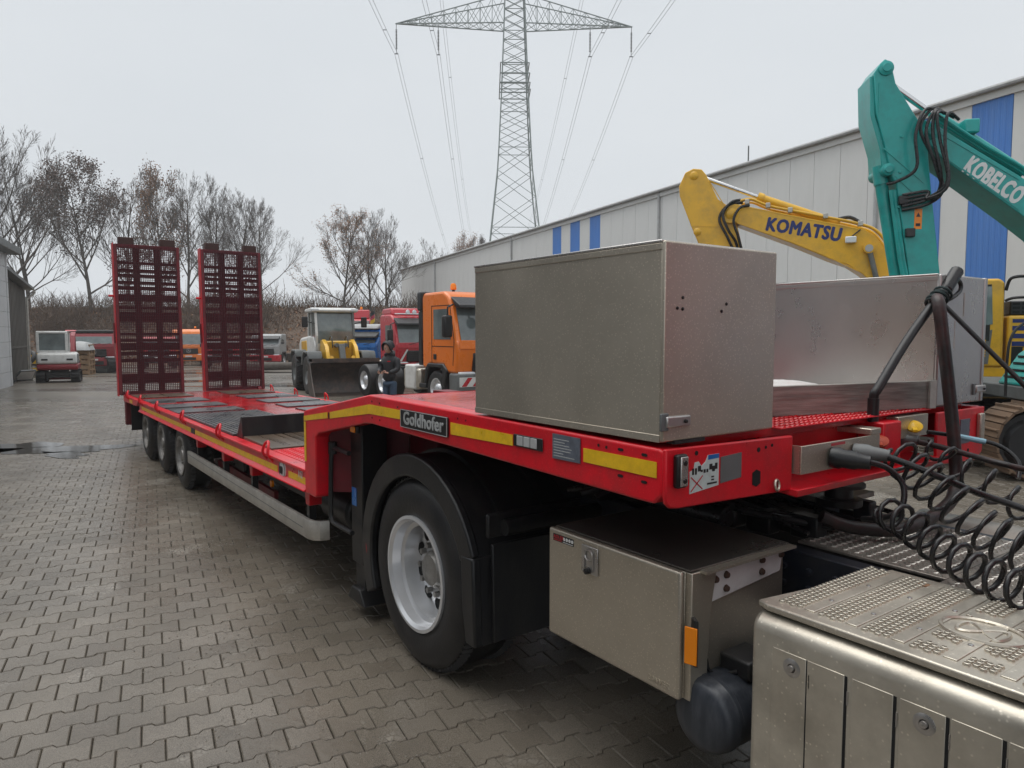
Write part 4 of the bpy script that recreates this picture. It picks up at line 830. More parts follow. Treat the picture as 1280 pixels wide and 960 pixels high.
hose('coiled_air_hose', 'black tight coil hose resting low over the checker plate', coil([(-1.36, 2.70, 1.19), (-1.22, 2.63, 1.19), (-1.05, 2.56, 1.13), (-.85, 2.49, 1.098), (-.60, 2.45, 1.10), (-.2, 2.6, 1.2), (.2, 2.8, 1.5), (.60, 2.8, 1.75)], .058, .064), .0086, m_rubber)
hose('gantry_hose', 'thick worn dark hose hanging from the lashed pole top', smoothpath([(-1.53, 3.50, 2.03), (-1.50, 3.455, 2.00), (-1.475, 3.45, 1.85), (-1.45, 3.465, 1.64), (-1.42, 3.47, 1.40), (-1.40, 3.455, 1.22), (-1.37, 3.32, 1.13), (-1.40, 3.02, 1.065), (-1.52, 2.82, 1.075), (-1.60, 2.72, 1.12)], 6), .027, m_oldhose, 12)
hose('support_rod', 'straight dark rod slanting from the lashed pole top towards the tractor cab', [(-1.51, 3.53, 2.0), (-1.2, 3.585, 1.65), (-.72, 3.67, 1.02)], .011, m_black)
hose('electric_cable', 'smooth dark cable drooping from the plug on the steel bracket', smoothpath([(-1.38, 2.655, 1.385), (-1.34, 2.72, 1.36), (-1.30, 2.76, 1.30), (-1.29, 2.74, 1.22), (-1.34, 2.72, 1.17), (-1.44, 2.74, 1.14)], 6), .011, m_rubber)
hose('electric_cable', 'thick straight dark cable from the second plug into the coils', smoothpath([(-1.38, 2.80, 1.39), (-1.30, 2.84, 1.36), (-1.22, 2.90, 1.32), (-1.08, 3.05, 1.24), (-.8, 3.1, 1.2), (.0, 3.0, 1.3), (.60, 3.0, 1.5)], 6), .013, m_rubber)
hose('electric_cable', 'grey-brown cable running level from the yellow-capped coupling', smoothpath([(-1.50, 3.30, 1.39), (-1.42, 3.40, 1.36), (-1.25, 3.50, 1.31), (-1.05, 3.42, 1.31), (-.6, 3.3, 1.36), (.60, 3.2, 1.6)], 6), .013, m_oldhose)
bc = hose('electric_cable', 'black cable with a light blue sleeve near the far end plate', smoothpath([(-1.52, 3.44, 1.42), (-1.42, 3.55, 1.40), (-1.30, 3.62, 1.37), (-1.22, 3.62, 1.31), (-1.20, 3.58, 1.24)], 6), .010, m_rubber)
M().tube([(-1.44, 3.53, 1.404), (-1.34, 3.595, 1.383)], .0125, 10).obj('cable_sleeve', mat('pale_blue_plastic', (.28, .50, .60), .4), bc)
# ================================================================== excavators
def track(parent, x0, x1, yc, wd, h, m_pad, n_sh=None):
    """rounded track loop with separate grouser shoes"""
    r = h/2; L_ = x1-x0-2*r; per = 2*L_+2*pi*r; ns = n_sh or int(per/.19)
    f = M(); pts = [(x1-r+r*.86*sin(a), r-r*.86*cos(a)) for a in [pi*k/8 for k in range(9)]]+[(x0+r-r*.86*sin(a), r+r*.86*cos(a)) for a in [pi*k/8 for k in range(9)]]
    f.prism(pts, 'y', yc-wd*.28, yc+wd*.28); tf = f.obj('track_frame', m_black, parent)
    for x in (x0+r, x1-r):
        M().lathe([(.001, .05), (r*.6, .05), (r*.72, .0), (r*.72, -.05)], (x, yc+wd*.28, r), (0, 1, 0), 20).obj('track_wheel', m_black, tf)
    for i in range(6):
        x = x0+r+L_*(i+.5)/6; M().cyl((x, yc-wd*.33, r*.36), (x, yc+wd*.33, r*.36), r*.22, 12).obj('track_roller', m_grey, tf)
    sh = M().box(-per/ns*.46, per/ns*.46, -wd/2, wd/2, -.03, 0); sh.prism([(-.02, 0), (.02, 0), (.008, .035), (-.008, .035)], 'y', -wd/2, wd/2)
    me = sh.mesh('track_shoe', m_pad, 0)
    for i in range(ns):
        s = per*i/ns
        if s < L_: x, z, a = x0+r+s, h, 0
        elif s < L_+pi*r: t = (s-L_)/r; x, z, a = x1-r+r*sin(t), r+r*cos(t), t
        elif s < 2*L_+pi*r: x, z, a = x1-r-(s-L_-pi*r), 0, pi
        else: t = (s-2*L_-pi*r)/r; x, z, a = x0+r-r*sin(t), r-r*cos(t), pi+t
        o = bpy.data.objects.new('track_shoe', me); COL.objects.link(o); o.parent = tf
        o.location = (x, yc, z+.035); o.rotation_euler = (0, a, 0)
def hoses(parent, paths, r, m_=None, nm='hydraulic_hose'):
    for p in paths: M().tube(smoothpath(p, 6), r, 8).obj(nm, m_ or m_rubber, parent)
m_pad = mat('rusty_track_shoe', (.16, .10, .06), .75, var=.35, vs=6, dirt=(.06, .05, .04), da=.6)
HD = R(214); hv = V((cos(HD), sin(HD), 0)); nv = V((-sin(HD), cos(HD), 0))
# ---- yellow machine: local x = boom direction, near boom face at y=+.30
P0 = V((-9.24, 14.62, 0)); kr0 = P0+hv*(-3.42)-nv*.30
zk = gz(kr0.x, kr0.y)
ky = root('tracked_excavator', 'yellow tracked excavator with dark blue boom lettering standing before the warehouse', 'excavator', (kr0.x, kr0.y, zk), HD)
def kx(p): return (p[0]+3.42, p[1]-zk)
def kh(p): return (p[0]+3.1, p[1]-zk)
bt = [(1.56, 4.86), (1.19, 4.76), (-1.22, 4.13), (-1.45, 3.98), (-1.70, 3.60), (-1.95, 3.05), (-2.35, 2.1), (-2.55, 1.75), (-2.75, 1.62), (-2.7, 1.45), (-2.3, 1.45), (-2.0, 1.8), (-1.65, 2.65), (-1.40, 3.0), (-1.20, 3.18), (-.93, 3.37), (-.55, 3.52), (.19, 3.87), (1.40, 4.38), (1.62, 4.55), (1.68, 4.72)]
bo = M().prism([kx(p) for p in bt], 'y', -.48, .30).obj('boom', m_kom, ky, bevel=.015)
stk = [(2.72, 5.10), (2.74, 5.33), (2.60, 5.64), (2.42, 5.72), (2.23, 5.69), (2.12, 5.55), (1.85, 4.98), (1.56, 4.76), (1.42, 4.38), (1.28, 3.83), (1.05, 2.6), (1.0, 2.2), (1.3, 2.1), (1.72, 2.6), (2.28, 4.0), (2.42, 4.33)]
so_ = M().prism([kx(p) for p in stk], 'y', -.22, .22).obj('stick', m_kom, ky, bevel=.02)
def pin(par, p, r, y0, y1, m_=m_kom):
    q = kx(p); return M().lathe([(.001, y1+.03), (r*.5, y1+.03), (r, y1), (r, y0)], (q[0], 0, q[1]), (0, 1, 0), 18).obj('pin_boss', m_, par)
pin(so_, (2.40, 5.55), .10, -.25, .23); pin(bo, (1.55, 4.62), .13, -.32, .31); pin(so_, (2.30, 4.25), .09, -.2, .23)
def c3(p, y): q = kx(p); return V((q[0], y, q[1]))
ac = M().cyl(c3((.90, 4.97), 0), c3((-.75, 4.30), 0), .095, 18).obj('arm_cylinder', m_kom, ky, bevel=.01)
M().cyl(c3((2.35, 5.60), 0), c3((.90, 4.97), 0), .05, 14).obj('cylinder_rod', m_chrome, ac); M().cyl(c3((.98, 5.005), 0), c3((.86, 4.955), 0), .115, 18).obj('cylinder_gland', m_kom, ac)
for y in (.20, .27, -.2):
    M().tube(smoothpath([c3((1.35, 4.90), y), c3((1.1, 4.92), y), c3((.7, 4.74), y), c3((-.2, 4.50), y), c3((-1.1, 4.26), y), c3((-1.5, 4.05), y+.04), c3((-1.8, 3.55), y+.06), c3((-2.0, 3.0), y+.05)], 6), .028, 8).obj('hydraulic_pipe', m_kom, bo)
for x, z in ((1.2, 4.83), (.75, 4.72), (.28, 4.59), (-.45, 4.42), (-1.15, 4.22)): M().box(*[a for a in (kx((x, z))[0]-.05, kx((x, z))[0]+.05, .15, .33, kx((x, z))[1]-.02, kx((x, z))[1]+.09)]).obj('pipe_clamp', m_galv, bo, bevel=.01)
hoses(bo, [[c3((1.35, 4.92), .26), c3((1.55, 4.86), .33), c3((1.72, 4.60), .36), c3((1.60, 4.25), .36), c3((1.42, 3.95), .30), c3((1.35, 3.6), .26)], [c3((1.30, 4.86), .22), c3((1.62, 4.80), .32), c3((1.80, 4.5), .33), c3((1.62, 4.1), .34), c3((1.48, 3.8), .28)], [c3((1.15, 4.78), .3), c3((1.35, 4.72), .38), c3((1.48, 4.45), .40), c3((1.38, 4.1), .36), c3((1.30, 3.8), .3)]], .032)
hoses(bo, [[c3((-.72, 4.40), .1), c3((-.95, 4.42), .12), c3((-1.15, 4.30), .14)]], .04)
text('boom_lettering', 'KOMATSU', .40, m_navy, bo, basis((kx((.80, 0))[0], .302, kx((0, 4.215))[1]), (-.979, 0, -.205), (-.205, 0, .979)), ext=.003, bold=.016, sx=.80)
wl_ = M().box(kx((-.95, 0))[0]-.12, kx((-.95, 0))[0]+.10, .32, .44, kx((0, 3.83))[1], kx((0, 3.97))[1]).obj('work_lamp', m_lens, bo, bevel=.02); M().tube([c3((-.98, 3.97), .36), c3((-1.15, 4.12), .31)], .015, 6).obj('lamp_bracket', m_black, wl_)
M().cyl(c3((-1.32, 3.70), .30), c3((-1.32, 3.70), .44), .11, 18).obj('cylinder_pin', m_kom, bo); M().cyl(c3((-1.32, 3.70), .44), c3((-1.32, 3.70), .45), .08, 18).obj('pin_plate', m_lightgrey, bo)
bcy = M().cyl(c3((-1.60, 2.6), .38), c3((-1.9, 1.6), .38), .10, 16).obj('boom_cylinder', m_kom, ky); M().cyl(c3((-1.33, 3.68), .38), c3((-1.60, 2.6), .38), .055, 14).obj('cylinder_rod', m_grey, bcy)
for (a, b) in (((1.40, 4.40), (.19, 3.90)), ((.19, 3.90), (-.55, 3.55)), ((-.55, 3.55), (-1.15, 3.22)), ((1.19, 4.74), (-1.2, 4.11))): M().bar(c3(a, .301), c3(b, .301), .012, .022).obj('weld_seam', m_kom, bo)
for (a, b) in (((2.60, 5.60), (2.66, 5.15)), ((2.05, 5.40), (1.70, 4.82)), ((2.45, 4.40), (1.50, 4.32))): M().bar(c3(a, .221), c3(b, .221), .012, .02).obj('weld_seam', m_kom, so_)
gr_ = kx((1.55, 4.62)); M().lathe([(.22, .0), (.22, .006), (.12, .007)], (gr_[0], .30, gr_[1]), (0, 1, 0), 22).obj('pivot_plate', m_kom, bo, bevel=.004)
# house, cab, counterweight; cab on the near (left) side
def bx(x0, x1, y0, y1, z0, z1): return M().box(x0+3.1, x1+3.1, y0, y1, z0-zk, z1-zk)
bx(-5.6, -1.95, -1.35, 1.35, 1.02, 1.22).obj('house_deck', m_kom, ky, bevel=.02)
cbp = [(-1.55, 1.22), (-1.62, 1.9), (-1.80, 2.85), (-1.9, 2.93), (-3.20, 2.93), (-3.28, 2.85), (-3.30, 1.22)]
cb_ = M().prism([kh(p) for p in cbp], 'y', .42, 1.38).obj('cab', m_kom, ky, bevel=.05, seg=3)
M().prism([kh(p) for p in [(-1.75, 1.95), (-1.90, 2.78), (-2.38, 2.78), (-2.38, 1.75)]], 'y', 1.375, 1.39).obj('door_glass', m_glass, cb_); M().prism([kh(p) for p in [(-2.46, 1.95), (-2.46, 2.78), (-3.06, 2.78), (-3.10, 2.05)]], 'y', 1.375, 1.39).obj('side_glass', m_glass, cb_)
bx(-3.06, -1.8, 1.372, 1.387, 1.72, 2.82).obj('window_band', m_black, cb_, bevel=.03)
M().prism([kh(p) for p in [(-2.5, 1.25), (-2.5, 1.72), (-3.1, 1.95), (-3.05, 1.28)]], 'y', 1.376, 1.386).obj('lower_door', m_grey, cb_)
for k in range(7): bx(-3.0, -2.62, 1.386, 1.392, 1.42+k*.05, 1.45+k*.05).obj('door_louvre', m_kom, cb_)
bx(-4.95, -3.36, .35, 1.33, 1.22, 2.22).obj('side_housing', m_kom, ky, bevel=.06, seg=3); bx(-4.95, -3.30, -1.33, .35, 1.22, 2.3).obj('engine_housing', m_kom, ky, bevel=.08, seg=3)
gb = bx(-4.9, -3.40, .5, 1.28, 2.22, 2.50).obj('air_grille', m_plast, ky, bevel=.03)
for k in range(9):
    for j in range(3): bx(-4.8+k*.155, -4.68+k*.155, 1.28, 1.286, 2.26+j*.08, 2.31+j*.08).obj('grille_opening', m_gap, gb)
for k in range(4): bx(-4.10, -3.44, 1.33, 1.334, 2.08-k*.15, 2.15-k*.15+(.02 if k else 0)).obj('side_stripe', m_navy, ky)
bx(-4.2, -3.44, 1.33, 1.334, 1.25, 1.62).obj('side_stripe', m_black, ky)
text('model_lettering', 'PC', .15, m_kom, ky, basis((3.1-3.62, 1.337, 1.50-zk), (-1, 0, 0), (0, 0, 1)), bold=.004); text('model_lettering', '210', .24, m_print, ky, basis((3.1-3.56, 1.337, 1.28-zk), (-1, 0, 0), (0, 0, 1)), bold=.006, sx=.8)
cw = M().prism([kh(p) for p in [(-4.95, 1.05), (-5.7, 1.1), (-5.85, 1.5), (-5.75, 2.2), (-4.95, 2.3)]], 'y', -1.38, 1.38).obj('counterweight', m_kom, ky, bevel=.1, seg=3)
mi_ = M(); mi_.tube(smoothpath([(3.1-3.3, 1.36, 2.7-zk), (3.1-3.34, 1.42, 2.9-zk), (3.1-3.44, 1.5, 2.95-zk), (3.1-3.62, 1.5, 2.95-zk)], 4), .03, 8); mi_.tube(smoothpath([(3.1-3.3, 1.36, 2.50-zk), (3.1-3.40, 1.45, 2.55-zk), (3.1-3.62, 1.5, 2.56-zk)], 4), .028, 8); mi_.obj('mirror_arm', m_black, cb_)
M().lathe([(1.0, 0), (1.0, .25)], (0, 0, .80), (0, 0, 1), 24).obj('swing_ring', m_black, ky)
track(ky, -2.1, 2.1, 1.15, .60, .85, m_pad); track(ky, -2.1, 2.1, -1.15, .60, .85, m_pad)
bkp = [(1.0, 2.25), (1.4, 2.2), (1.5, 1.6), (1.2, .9), (.5, .35), (-.2, .3), (-.3, .5), (.2, .9), (.45, 1.5), (.6, 2.1)]
M().prism([kx(p) for p in bkp], 'y', -.55, .55).obj('bucket', m_grey, ky, bevel=.03)
# ---- teal machine, nearer: same boom direction
q = 10/11.5
def kb(p, o=0): return (p[0]*q*1.035+2.1, 1.87+(p[1]-1.87)*q)
HT = R(226); hv = V((cos(HT), sin(HT), 0)); nv = V((-sin(HT), cos(HT), 0))
T0 = V((-4.47, 10.97, 0)); tr0 = T0+hv*(-2.1)-nv*.30
tb = root('tracked_excavator', 'teal green tracked excavator with white boom lettering and raised folded stick', 'excavator', (tr0.x, tr0.y, 0), HT)
def k3(p, y): a = kb(p); return V((a[0], y, a[1]))
bt = [(.72, 5.22), (.69, 5.31), (.56, 5.26), (-.76, 4.36), (-1.6, 3.75), (-2.3, 2.9), (-2.75, 2.0), (-2.85, 1.55), (-2.6, 1.35), (-2.3, 1.5), (-2.1, 2.1), (-1.7, 2.8), (-1.2, 3.42), (-.79, 3.77), (.38, 4.70), (.62, 5.0)]
bo2 = M().prism([kb(p) for p in bt], 'y', -.36, .27).obj('boom', m_kob, tb, bevel=.012)
stk = [(1.385, 6.05), (1.30, 6.20), (1.23, 6.27), (1.14, 6.22), (1.06, 5.88), (.81, 5.45), (.58, 5.07), (.50, 4.30), (.30, 2.78), (.22, 2.2), (.45, 2.0), (.66, 2.2), (.76, 2.81), (1.00, 4.30), (1.08, 4.43), (1.17, 4.84), (1.33, 5.43)]
so2 = M().prism([kb(p) for p in stk], 'y', -.34, .26).obj('stick', m_kob, tb, bevel=.012)
M().prism([kb(p) for p in [(1.43, 6.02), (1.40, 5.4), (1.24, 4.85), (1.20, 4.45), (1.06, 4.45), (1.15, 4.85), (1.33, 5.4), (1.36, 6.04)]], 'y', -.30, .22).obj('stick_front_plate', m_kob, so2, bevel=.01)
for p, r_ in (((1.21, 6.12), .10), ((1.13, 4.52), .085), ((.52, 5.10), .11)):
    a = kb(p); M().lathe([(.001, .34), (r_*.55, .34), (r_*.6, .325), (r_, .31), (r_, -.25)], (a[0], -.03, a[1]), (0, 1, 0), 18).obj('pin_boss', m_kob, so2)
a2 = M().cyl(k3((.36, 5.42), 0), k3((-.95, 4.46), 0), .085, 16).obj('arm_cylinder', m_kob, tb); M().cyl(k3((1.19, 6.08), 0), k3((.36, 5.42), 0), .045, 14).obj('cylinder_rod', m_chrome, a2)
M().box(kb((-.1, 5.16))[0]-.1, kb((-.1, 5.16))[0]+.1, -.06, .20, kb((0, 5.08))[1], kb((0, 5.3))[1]).obj('valve_block', m_kob, bo2, bevel=.02)
for y in (.12, .2, .26):
    M().tube(smoothpath([k3((.50, 5.40), y), k3((.2, 5.18), y), k3((-.3, 4.82), y), k3((-.76, 4.52), y), k3((-1.5, 3.98), y)], 5), .022, 8).obj('hydraulic_pipe', m_kob, bo2)
b2 = M(); b2.cyl(k3((1.17, 4.42), .08), k3((.86, 2.70), .08), .085, 18); b2o = b2.obj('bucket_cylinder', m_kob, tb); M().cyl(k3((1.19, 4.62), .08), k3((1.15, 4.32), .08), .10, 16).obj('cylinder_eye', m_kob, b2o); M().cyl(k3((.86, 2.70), .08), k3((.76, 2.05), .08), .05, 12).obj('cylinder_rod', m_chrome, b2o)
for dx in (.10, .15): M().tube([k3((1.16-dx, 4.2), .22), k3((1.0-dx, 3.1), .24), k3((.94-dx, 2.8), .24)], .03, 8).obj('hydraulic_pipe', m_kob, so2)
for (x, z) in ((.90, 4.02), (.78, 3.50)): a = kb((x, z)); M().box(a[0]-.06, a[0]+.06, .25, .32, a[1]-.06, a[1]+.06).obj('pipe_clamp', m_plast, so2, bevel=.01)
hs = []
gk = random.Random(31); jj = lambda a: gk.uniform(-a, a)
for k in range(5): hs.append([k3((.42-.06*k, 5.40-.04*k), .28+.02*k), k3((.62-.05*k+jj(.05), 5.42-.03*k), .36+.03*k), k3((.76-.08*k+jj(.04), 5.10-.06*k), .38+.03*k), k3((.50-.03*k+jj(.05), 4.55-.09*k), .40+.03*k), k3((.36+.05*k+jj(.04), 4.14-.03*k), .38), k3((.60+jj(.05), 3.94+.05*k), .34), k3((.92, 3.86+.06*k), .30)])
hs.append([k3((.50, 5.42), .33), k3((.70, 5.38), .42), k3((.82, 5.0), .44), k3((.78, 4.5), .42), k3((1.0, 4.32), .34), k3((1.16, 4.28), .30)])
hoses(so2, hs, .022)
a = kb((.66, 3.72)); wsn = M().box(a[0]-.05, a[0]+.05, .26, .263, a[1]-.14, a[1]+.14).obj('warning_sticker', m_amber, so2)
M().prism([(a[0]-.03, a[1]+.03), (a[0]+.03, a[1]+.03), (a[0], a[1]+.09)], 'y', .263, .264).obj('sticker_triangle', m_black, wsn); M().box(a[0]-.03, a[0]+.03, .263, .264, a[1]-.10, a[1]-.06).obj('sticker_mark', m_black, wsn)
text('boom_lettering', 'KOBELCO', .335, m_print, bo2, basis(k3((.065, 4.475), .272), (-.825, 0, -.565), (-.565, 0, .825)), ext=.003, bold=.015, sx=.535)
for (a, b) in (((1.02, 4.42), (.55, 3.95)), ((1.20, 4.86), (.60, 4.30)), ((1.30, 5.9), (1.30, 5.45))): M().bar(k3(a, .262), k3(b, .262), .012, .02).obj('weld_seam', m_kob, so2)
for (a, b) in (((.40, 4.76), (-.78, 3.83)), ((.60, 5.20), (-.76, 4.30))): M().bar(k3(a, .272), k3(b, .272), .012, .02).obj('weld_seam', m_kob, bo2)
for k in range(8): M().lathe([(.001, .014), (.02, .012), (.024, 0)], k3((.95-.07*(k % 2), 5.6-.28*k), .26), (0, 1, 0), 8).obj('plate_bolt', m_kob, so2) if k in (2, 4, 6) else None
def b2x(x0, x1, y0, y1, z0, z1): return M().box(x0+2.1, x1+2.1, y0, y1, z0, z1)
b2x(-4.3, -.45, -1.3, 1.3, 1.0, 1.18).obj('house_deck', m_grey, tb, bevel=.02)
M().prism([(1.66, 1.18), (1.40, 1.60), (.95, 1.92), (-.2, 1.95), (-.2, 1.18)], 'y', .4, 1.28).obj('front_housing', m_kob, tb, bevel=.05, seg=3)
for k in range(4): M().bar((1.60-.055*k, .5, 1.29+.09*k), (1.60-.055*k, 1.2, 1.29+.09*k), .02, .03).obj('housing_louvre', m_plast, tb)
M().prism([(-.2, 1.18), (-.2, 2.8), (-1.6, 2.8), (-1.6, 1.18)], 'y', .4, 1.3).obj('cab', m_kob, tb, bevel=.06, seg=3); M().box(-1.4, -.3, 1.295, 1.31, 1.8, 2.7).obj('door_glass', m_glass, tb)
M().prism([(-1.6, 1.18), (-1.6, 2.1), (-2.4, 2.1), (-2.6, 1.18)], 'y', -1.3, 1.3).obj('counterweight', m_kob, tb, bevel=.1, seg=3); M().box(-1.6, .3, -1.3, .3, 1.18, 2.0).obj('engine_housing', m_kob, tb, bevel=.08, seg=3)
M().tube(smoothpath([(1.85, 1.05, 1.05), (1.85, 1.05, 1.5), (1.82, 1.05, 1.8), (1.70, 1.05, 1.98), (1.4, 1.05, 2.10), (.4, 1.05, 2.2)], 5), .018, 8).obj('handrail', m_plast, tb)
M().lathe([(.85, 0), (.85, .3)], (0, 0, .75), (0, 0, 1), 24).obj('swing_ring', m_black, tb)
track(tb, -2.1, 2.1, 1.1, .60, .92, m_pad); track(tb, -2.1, 2.1, -1.1, .60, .92, m_pad)
M().box(-1.4, 1.4, -.9, .9, .35, .78).obj('undercarriage', m_black, tb, bevel=.05)
bkp = [(.25, 2.1), (.65, 2.1), (1.0, 1.5), (.9, .8), (.3, .3), (-.4, .3), (-.5, .5), (.0, .9), (.1, 1.6)]
M().prism([(p[0]*q+2.1, p[1]*.95) for p in bkp], 'y', -.5, .5).obj('bucket', m_grey, tb, bevel=.03)
# ================================================================== parked trucks
def simple_wheel(parent, x, y, s, r, wd, m_r, rimf=.58):
    w_ = M(); w_.lathe([(r*rimf, .0), (r*.8, .02), (r*.95, .0), (r, -.05), (r, -wd+.05), (r*.95, -wd), (r*.5, -wd)], (x, y, r), (0, s, 0), 28); wo_ = w_.obj('wheel', m_tyre, parent)
    M().lathe([(r*rimf+.01, .015), (r*rimf-.02, .01), (r*rimf-.05, -.06), (r*.36, -.08), (r*.28, -.02), (r*.15, .01), (.001, .01)], (x, y, r), (0, s, 0), 24).obj('rim', m_r, wo_)
def star(parent, c, ax, r):
    s = M(); s.torus(c, ax, r, r*.09, 24, 6); ax = V(ax).normalized(); up = V((0, 0, 1)); sd = up.cross(ax); c = V(c)
    for a in (90, 210, 330): s.bar(c, c+(sd*cos(R(a))+up*sin(R(a)))*r, r*.16, r*.12)
    s.obj('grille_emblem', m_chrome, parent)
def truck(name, label, loc, rz, mc, h=3.05, roof=0, vis=True, grille=None, lamps=0, mixer=False, tall=False, emblem=True, beacon=True, rear='frame', bump=None, sc=1.0, hi=False, by=.55):
    t = root(name, label, 'truck', (loc[0], loc[1], gz(loc[0], loc[1])), rz, 'trucks parked in the yard'); t.scale = (sc,)*3
    W = 1.17; L_ = 1.75; g = grille or m_plast; bm_ = bump or mc
    body = [(-.02, .95), (.06, 1.35), (.05, 1.72), (-.02, 1.78), (-.26, h-.35), (-.40, h-.12), (-.62, h), (-L_+.1, h), (-L_, h-.1), (-L_, 1.05), (-1.42, 1.02), (-1.35, 1.15), (-.62, 1.15), (-.5, .95)]
    cb = M().prism(body, 'y', -W, W).obj('cab', mc, t, bevel=.07, seg=3)
    ws = [(.008, 1.74), (.028, 1.74), (-.235, h-.40), (-.255, h-.40)]
    M().prism(ws, 'y', -W+.14, W-.14).obj('windscreen', m_glass, cb)
    M().prism([(.03, 1.56), (.078, 1.56), (.050, 1.78), (.0, 1.78)], 'y', -W+.06, W-.06).obj('front_panel', mc, cb, bevel=.01)
    for k in (-.6, -.05, .5): M().bar((.068, k, 1.70), (.030, k+.45, 1.80), .02, .02).obj('wiper', m_black, cb)
    for s in (1, -1):
        y = s*(W+.002)
        M().prism([(-.26, 1.80), (-.38, h-.45), (-1.12, h-.45), (-1.12, 1.80)], 'y', y-s*.004, y+s*.006).obj('side_window', m_glass, cb)
        if hi:
            dl_ = M()
            for (a, b) in (((-.16, 1.15), (-.10, 1.78)), ((-.10, 1.78), (-.30, h-.36)), ((-.30, h-.36), (-1.22, h-.36)), ((-1.22, h-.36), (-1.22, 1.15)), ((-1.22, 1.62), (-.12, 1.62))): dl_.bar((a[0], y, a[1]), (b[0], y, b[1]), .006, .018)
            dl_.obj('door_seam', m_gap, cb)
            M().box(-1.12, -.98, min(y, y+s*.02), max(y, y+s*.02), 1.28, 1.42).obj('door_handle', m_black, cb, bevel=.02)
        M().prism([(-.52, .60), (-.40, 1.02), (-.60, 1.18), (-1.38, 1.18), (-1.52, 1.05), (-1.58, .62), (-1.48, .62), (-1.40, .95), (-1.28, 1.08), (-.72, 1.08), (-.62, .95), (-.62, .60)], 'y', s*(W-.35), s*(W+.05)).obj('wheel_arch', m_plast, t, bevel=.03)
        mr = M().box(-.16, .02, min(s*(W+.10), s*(W+.34)), max(s*(W+.10), s*(W+.34)), 1.85, h-.62).obj('mirror', m_black, t, bevel=.05); M().tube([(-.15, s*W, h-.35), (-.06, s*(W+.20), h-.42), (-.06, s*(W+.22), h-.62)], .022, 6).obj('mirror_arm', m_black, mr)
        hl = M().prism([(.085, .78), (.085, .98), (.0, 1.0), (.0, .76)], 'y', s*.66, s*(W-.04)).obj('headlight', m_lens, t, bevel=.02)
        simple_wheel(t, -1.0, s*(W+.0), s, .50, .32, m_rim)
        for x in ((-4.2, -5.5) if rear != 'none' else (-4.4,)): simple_wheel(t, x, s*W, s, .50, .50, m_rim)
        M().box(-2.9, -1.95, min(s*.55, s*(W-.02)), max(s*.55, s*(W-.02)), .45, 1.0).obj('side_tank', m_alum if s < 0 else m_plast, t, bevel=.06)
        M().box(-1.55, -1.05-.9, min(s*.7, s*W), max(s*.7, s*W), .50, .62).obj('step', m_plast, t, bevel=.02)
    gr = M().box(-.02, .085, -.72, .72, 1.0, 1.46).obj('grille', g, t, bevel=.03)
    for k in range(5): M().box(.085, .105, -.68, .68, 1.02+k*.085, 1.065+k*.085).obj('grille_slat', m_plast if g != m_plast else m_black, gr, bevel=.008)
    if emblem: star(gr, (.12, 0, 1.27), (1, 0, 0), .16)
    bp = M().prism([(.10, .42), (.12, .60), (.10, .96), (-.35, .96), (-.35, .42)], 'y', -W-.02, W+.02).obj('bumper', bm_, t, bevel=.06, seg=3)
    M().box(.115, .135, -.55, .55, .50, .72).obj('bumper_inlet', m_black, bp)
    M().box(.122, .13, -.26, .26, .76, .87).obj('number_plate', m_white, bp)
    if vis: M().prism([(-.12, h-.42), (.10, h-.44), (.08, h-.36), (-.36, h-.14)], 'y', -W+.05, W-.05).obj('sun_visor', m_plast, cb, bevel=.02)
    if roof: M().prism([(-.55, h-.02), (-.75, h+roof), (-L_+.05, h+roof*.9), (-L_+.02, h-.02)], 'y', -W+.08, W-.08).obj('roof_spoiler', mc, cb, bevel=.08, seg=3)
    for k in range(lamps):
        y = -.45+.9*k/max(1, lamps-1); lo_ = M().lathe([(.001, .08), (.085, .07), (.095, .05), (.07, -.05), (.001, -.06)], (-.45, y, h+.10), (1, 0, .1), 18).obj('roof_lamp', m_lens, t)
    if lamps: M().tube(smoothpath([(-1.2, -1.0, h+.02), (-.6, -.95, h+.02), (-.42, -.7, h+.02), (-.38, 0, h+.02), (-.42, .7, h+.02), (-.6, .95, h+.12), (-1.2, 1.0, h+.20)], 5), .03, 8).obj('lamp_bar', m_chrome, t)
    if beacon:
        bl = M().lathe([(.07, 0), (.085, .02), (.08, .12), (.05, .17), (.001, .18)], (-1.15, by, h+.08+(roof*.9)), (0, 0, 1), 18).obj('beacon', m_amber, t); M().lathe([(.04, -.08), (.04, 0)], (-1.15, by, h+.08+roof*.9), (0, 0, 1), 12).obj('beacon_stem', m_black, bl)
    for y in (-.42, .42): M().box(-6.3, -.3, y-.04, y+.04, .70, .95).obj('frame_rail', m_black, t)
    if rear == 'tipper':
        M().prism([(-6.4, 1.15), (-2.0, 1.15), (-1.95, 2.4), (-6.5, 2.4)], 'y', -1.22, 1.22).obj('tipper_body', mc, t, bevel=.04)
    return t
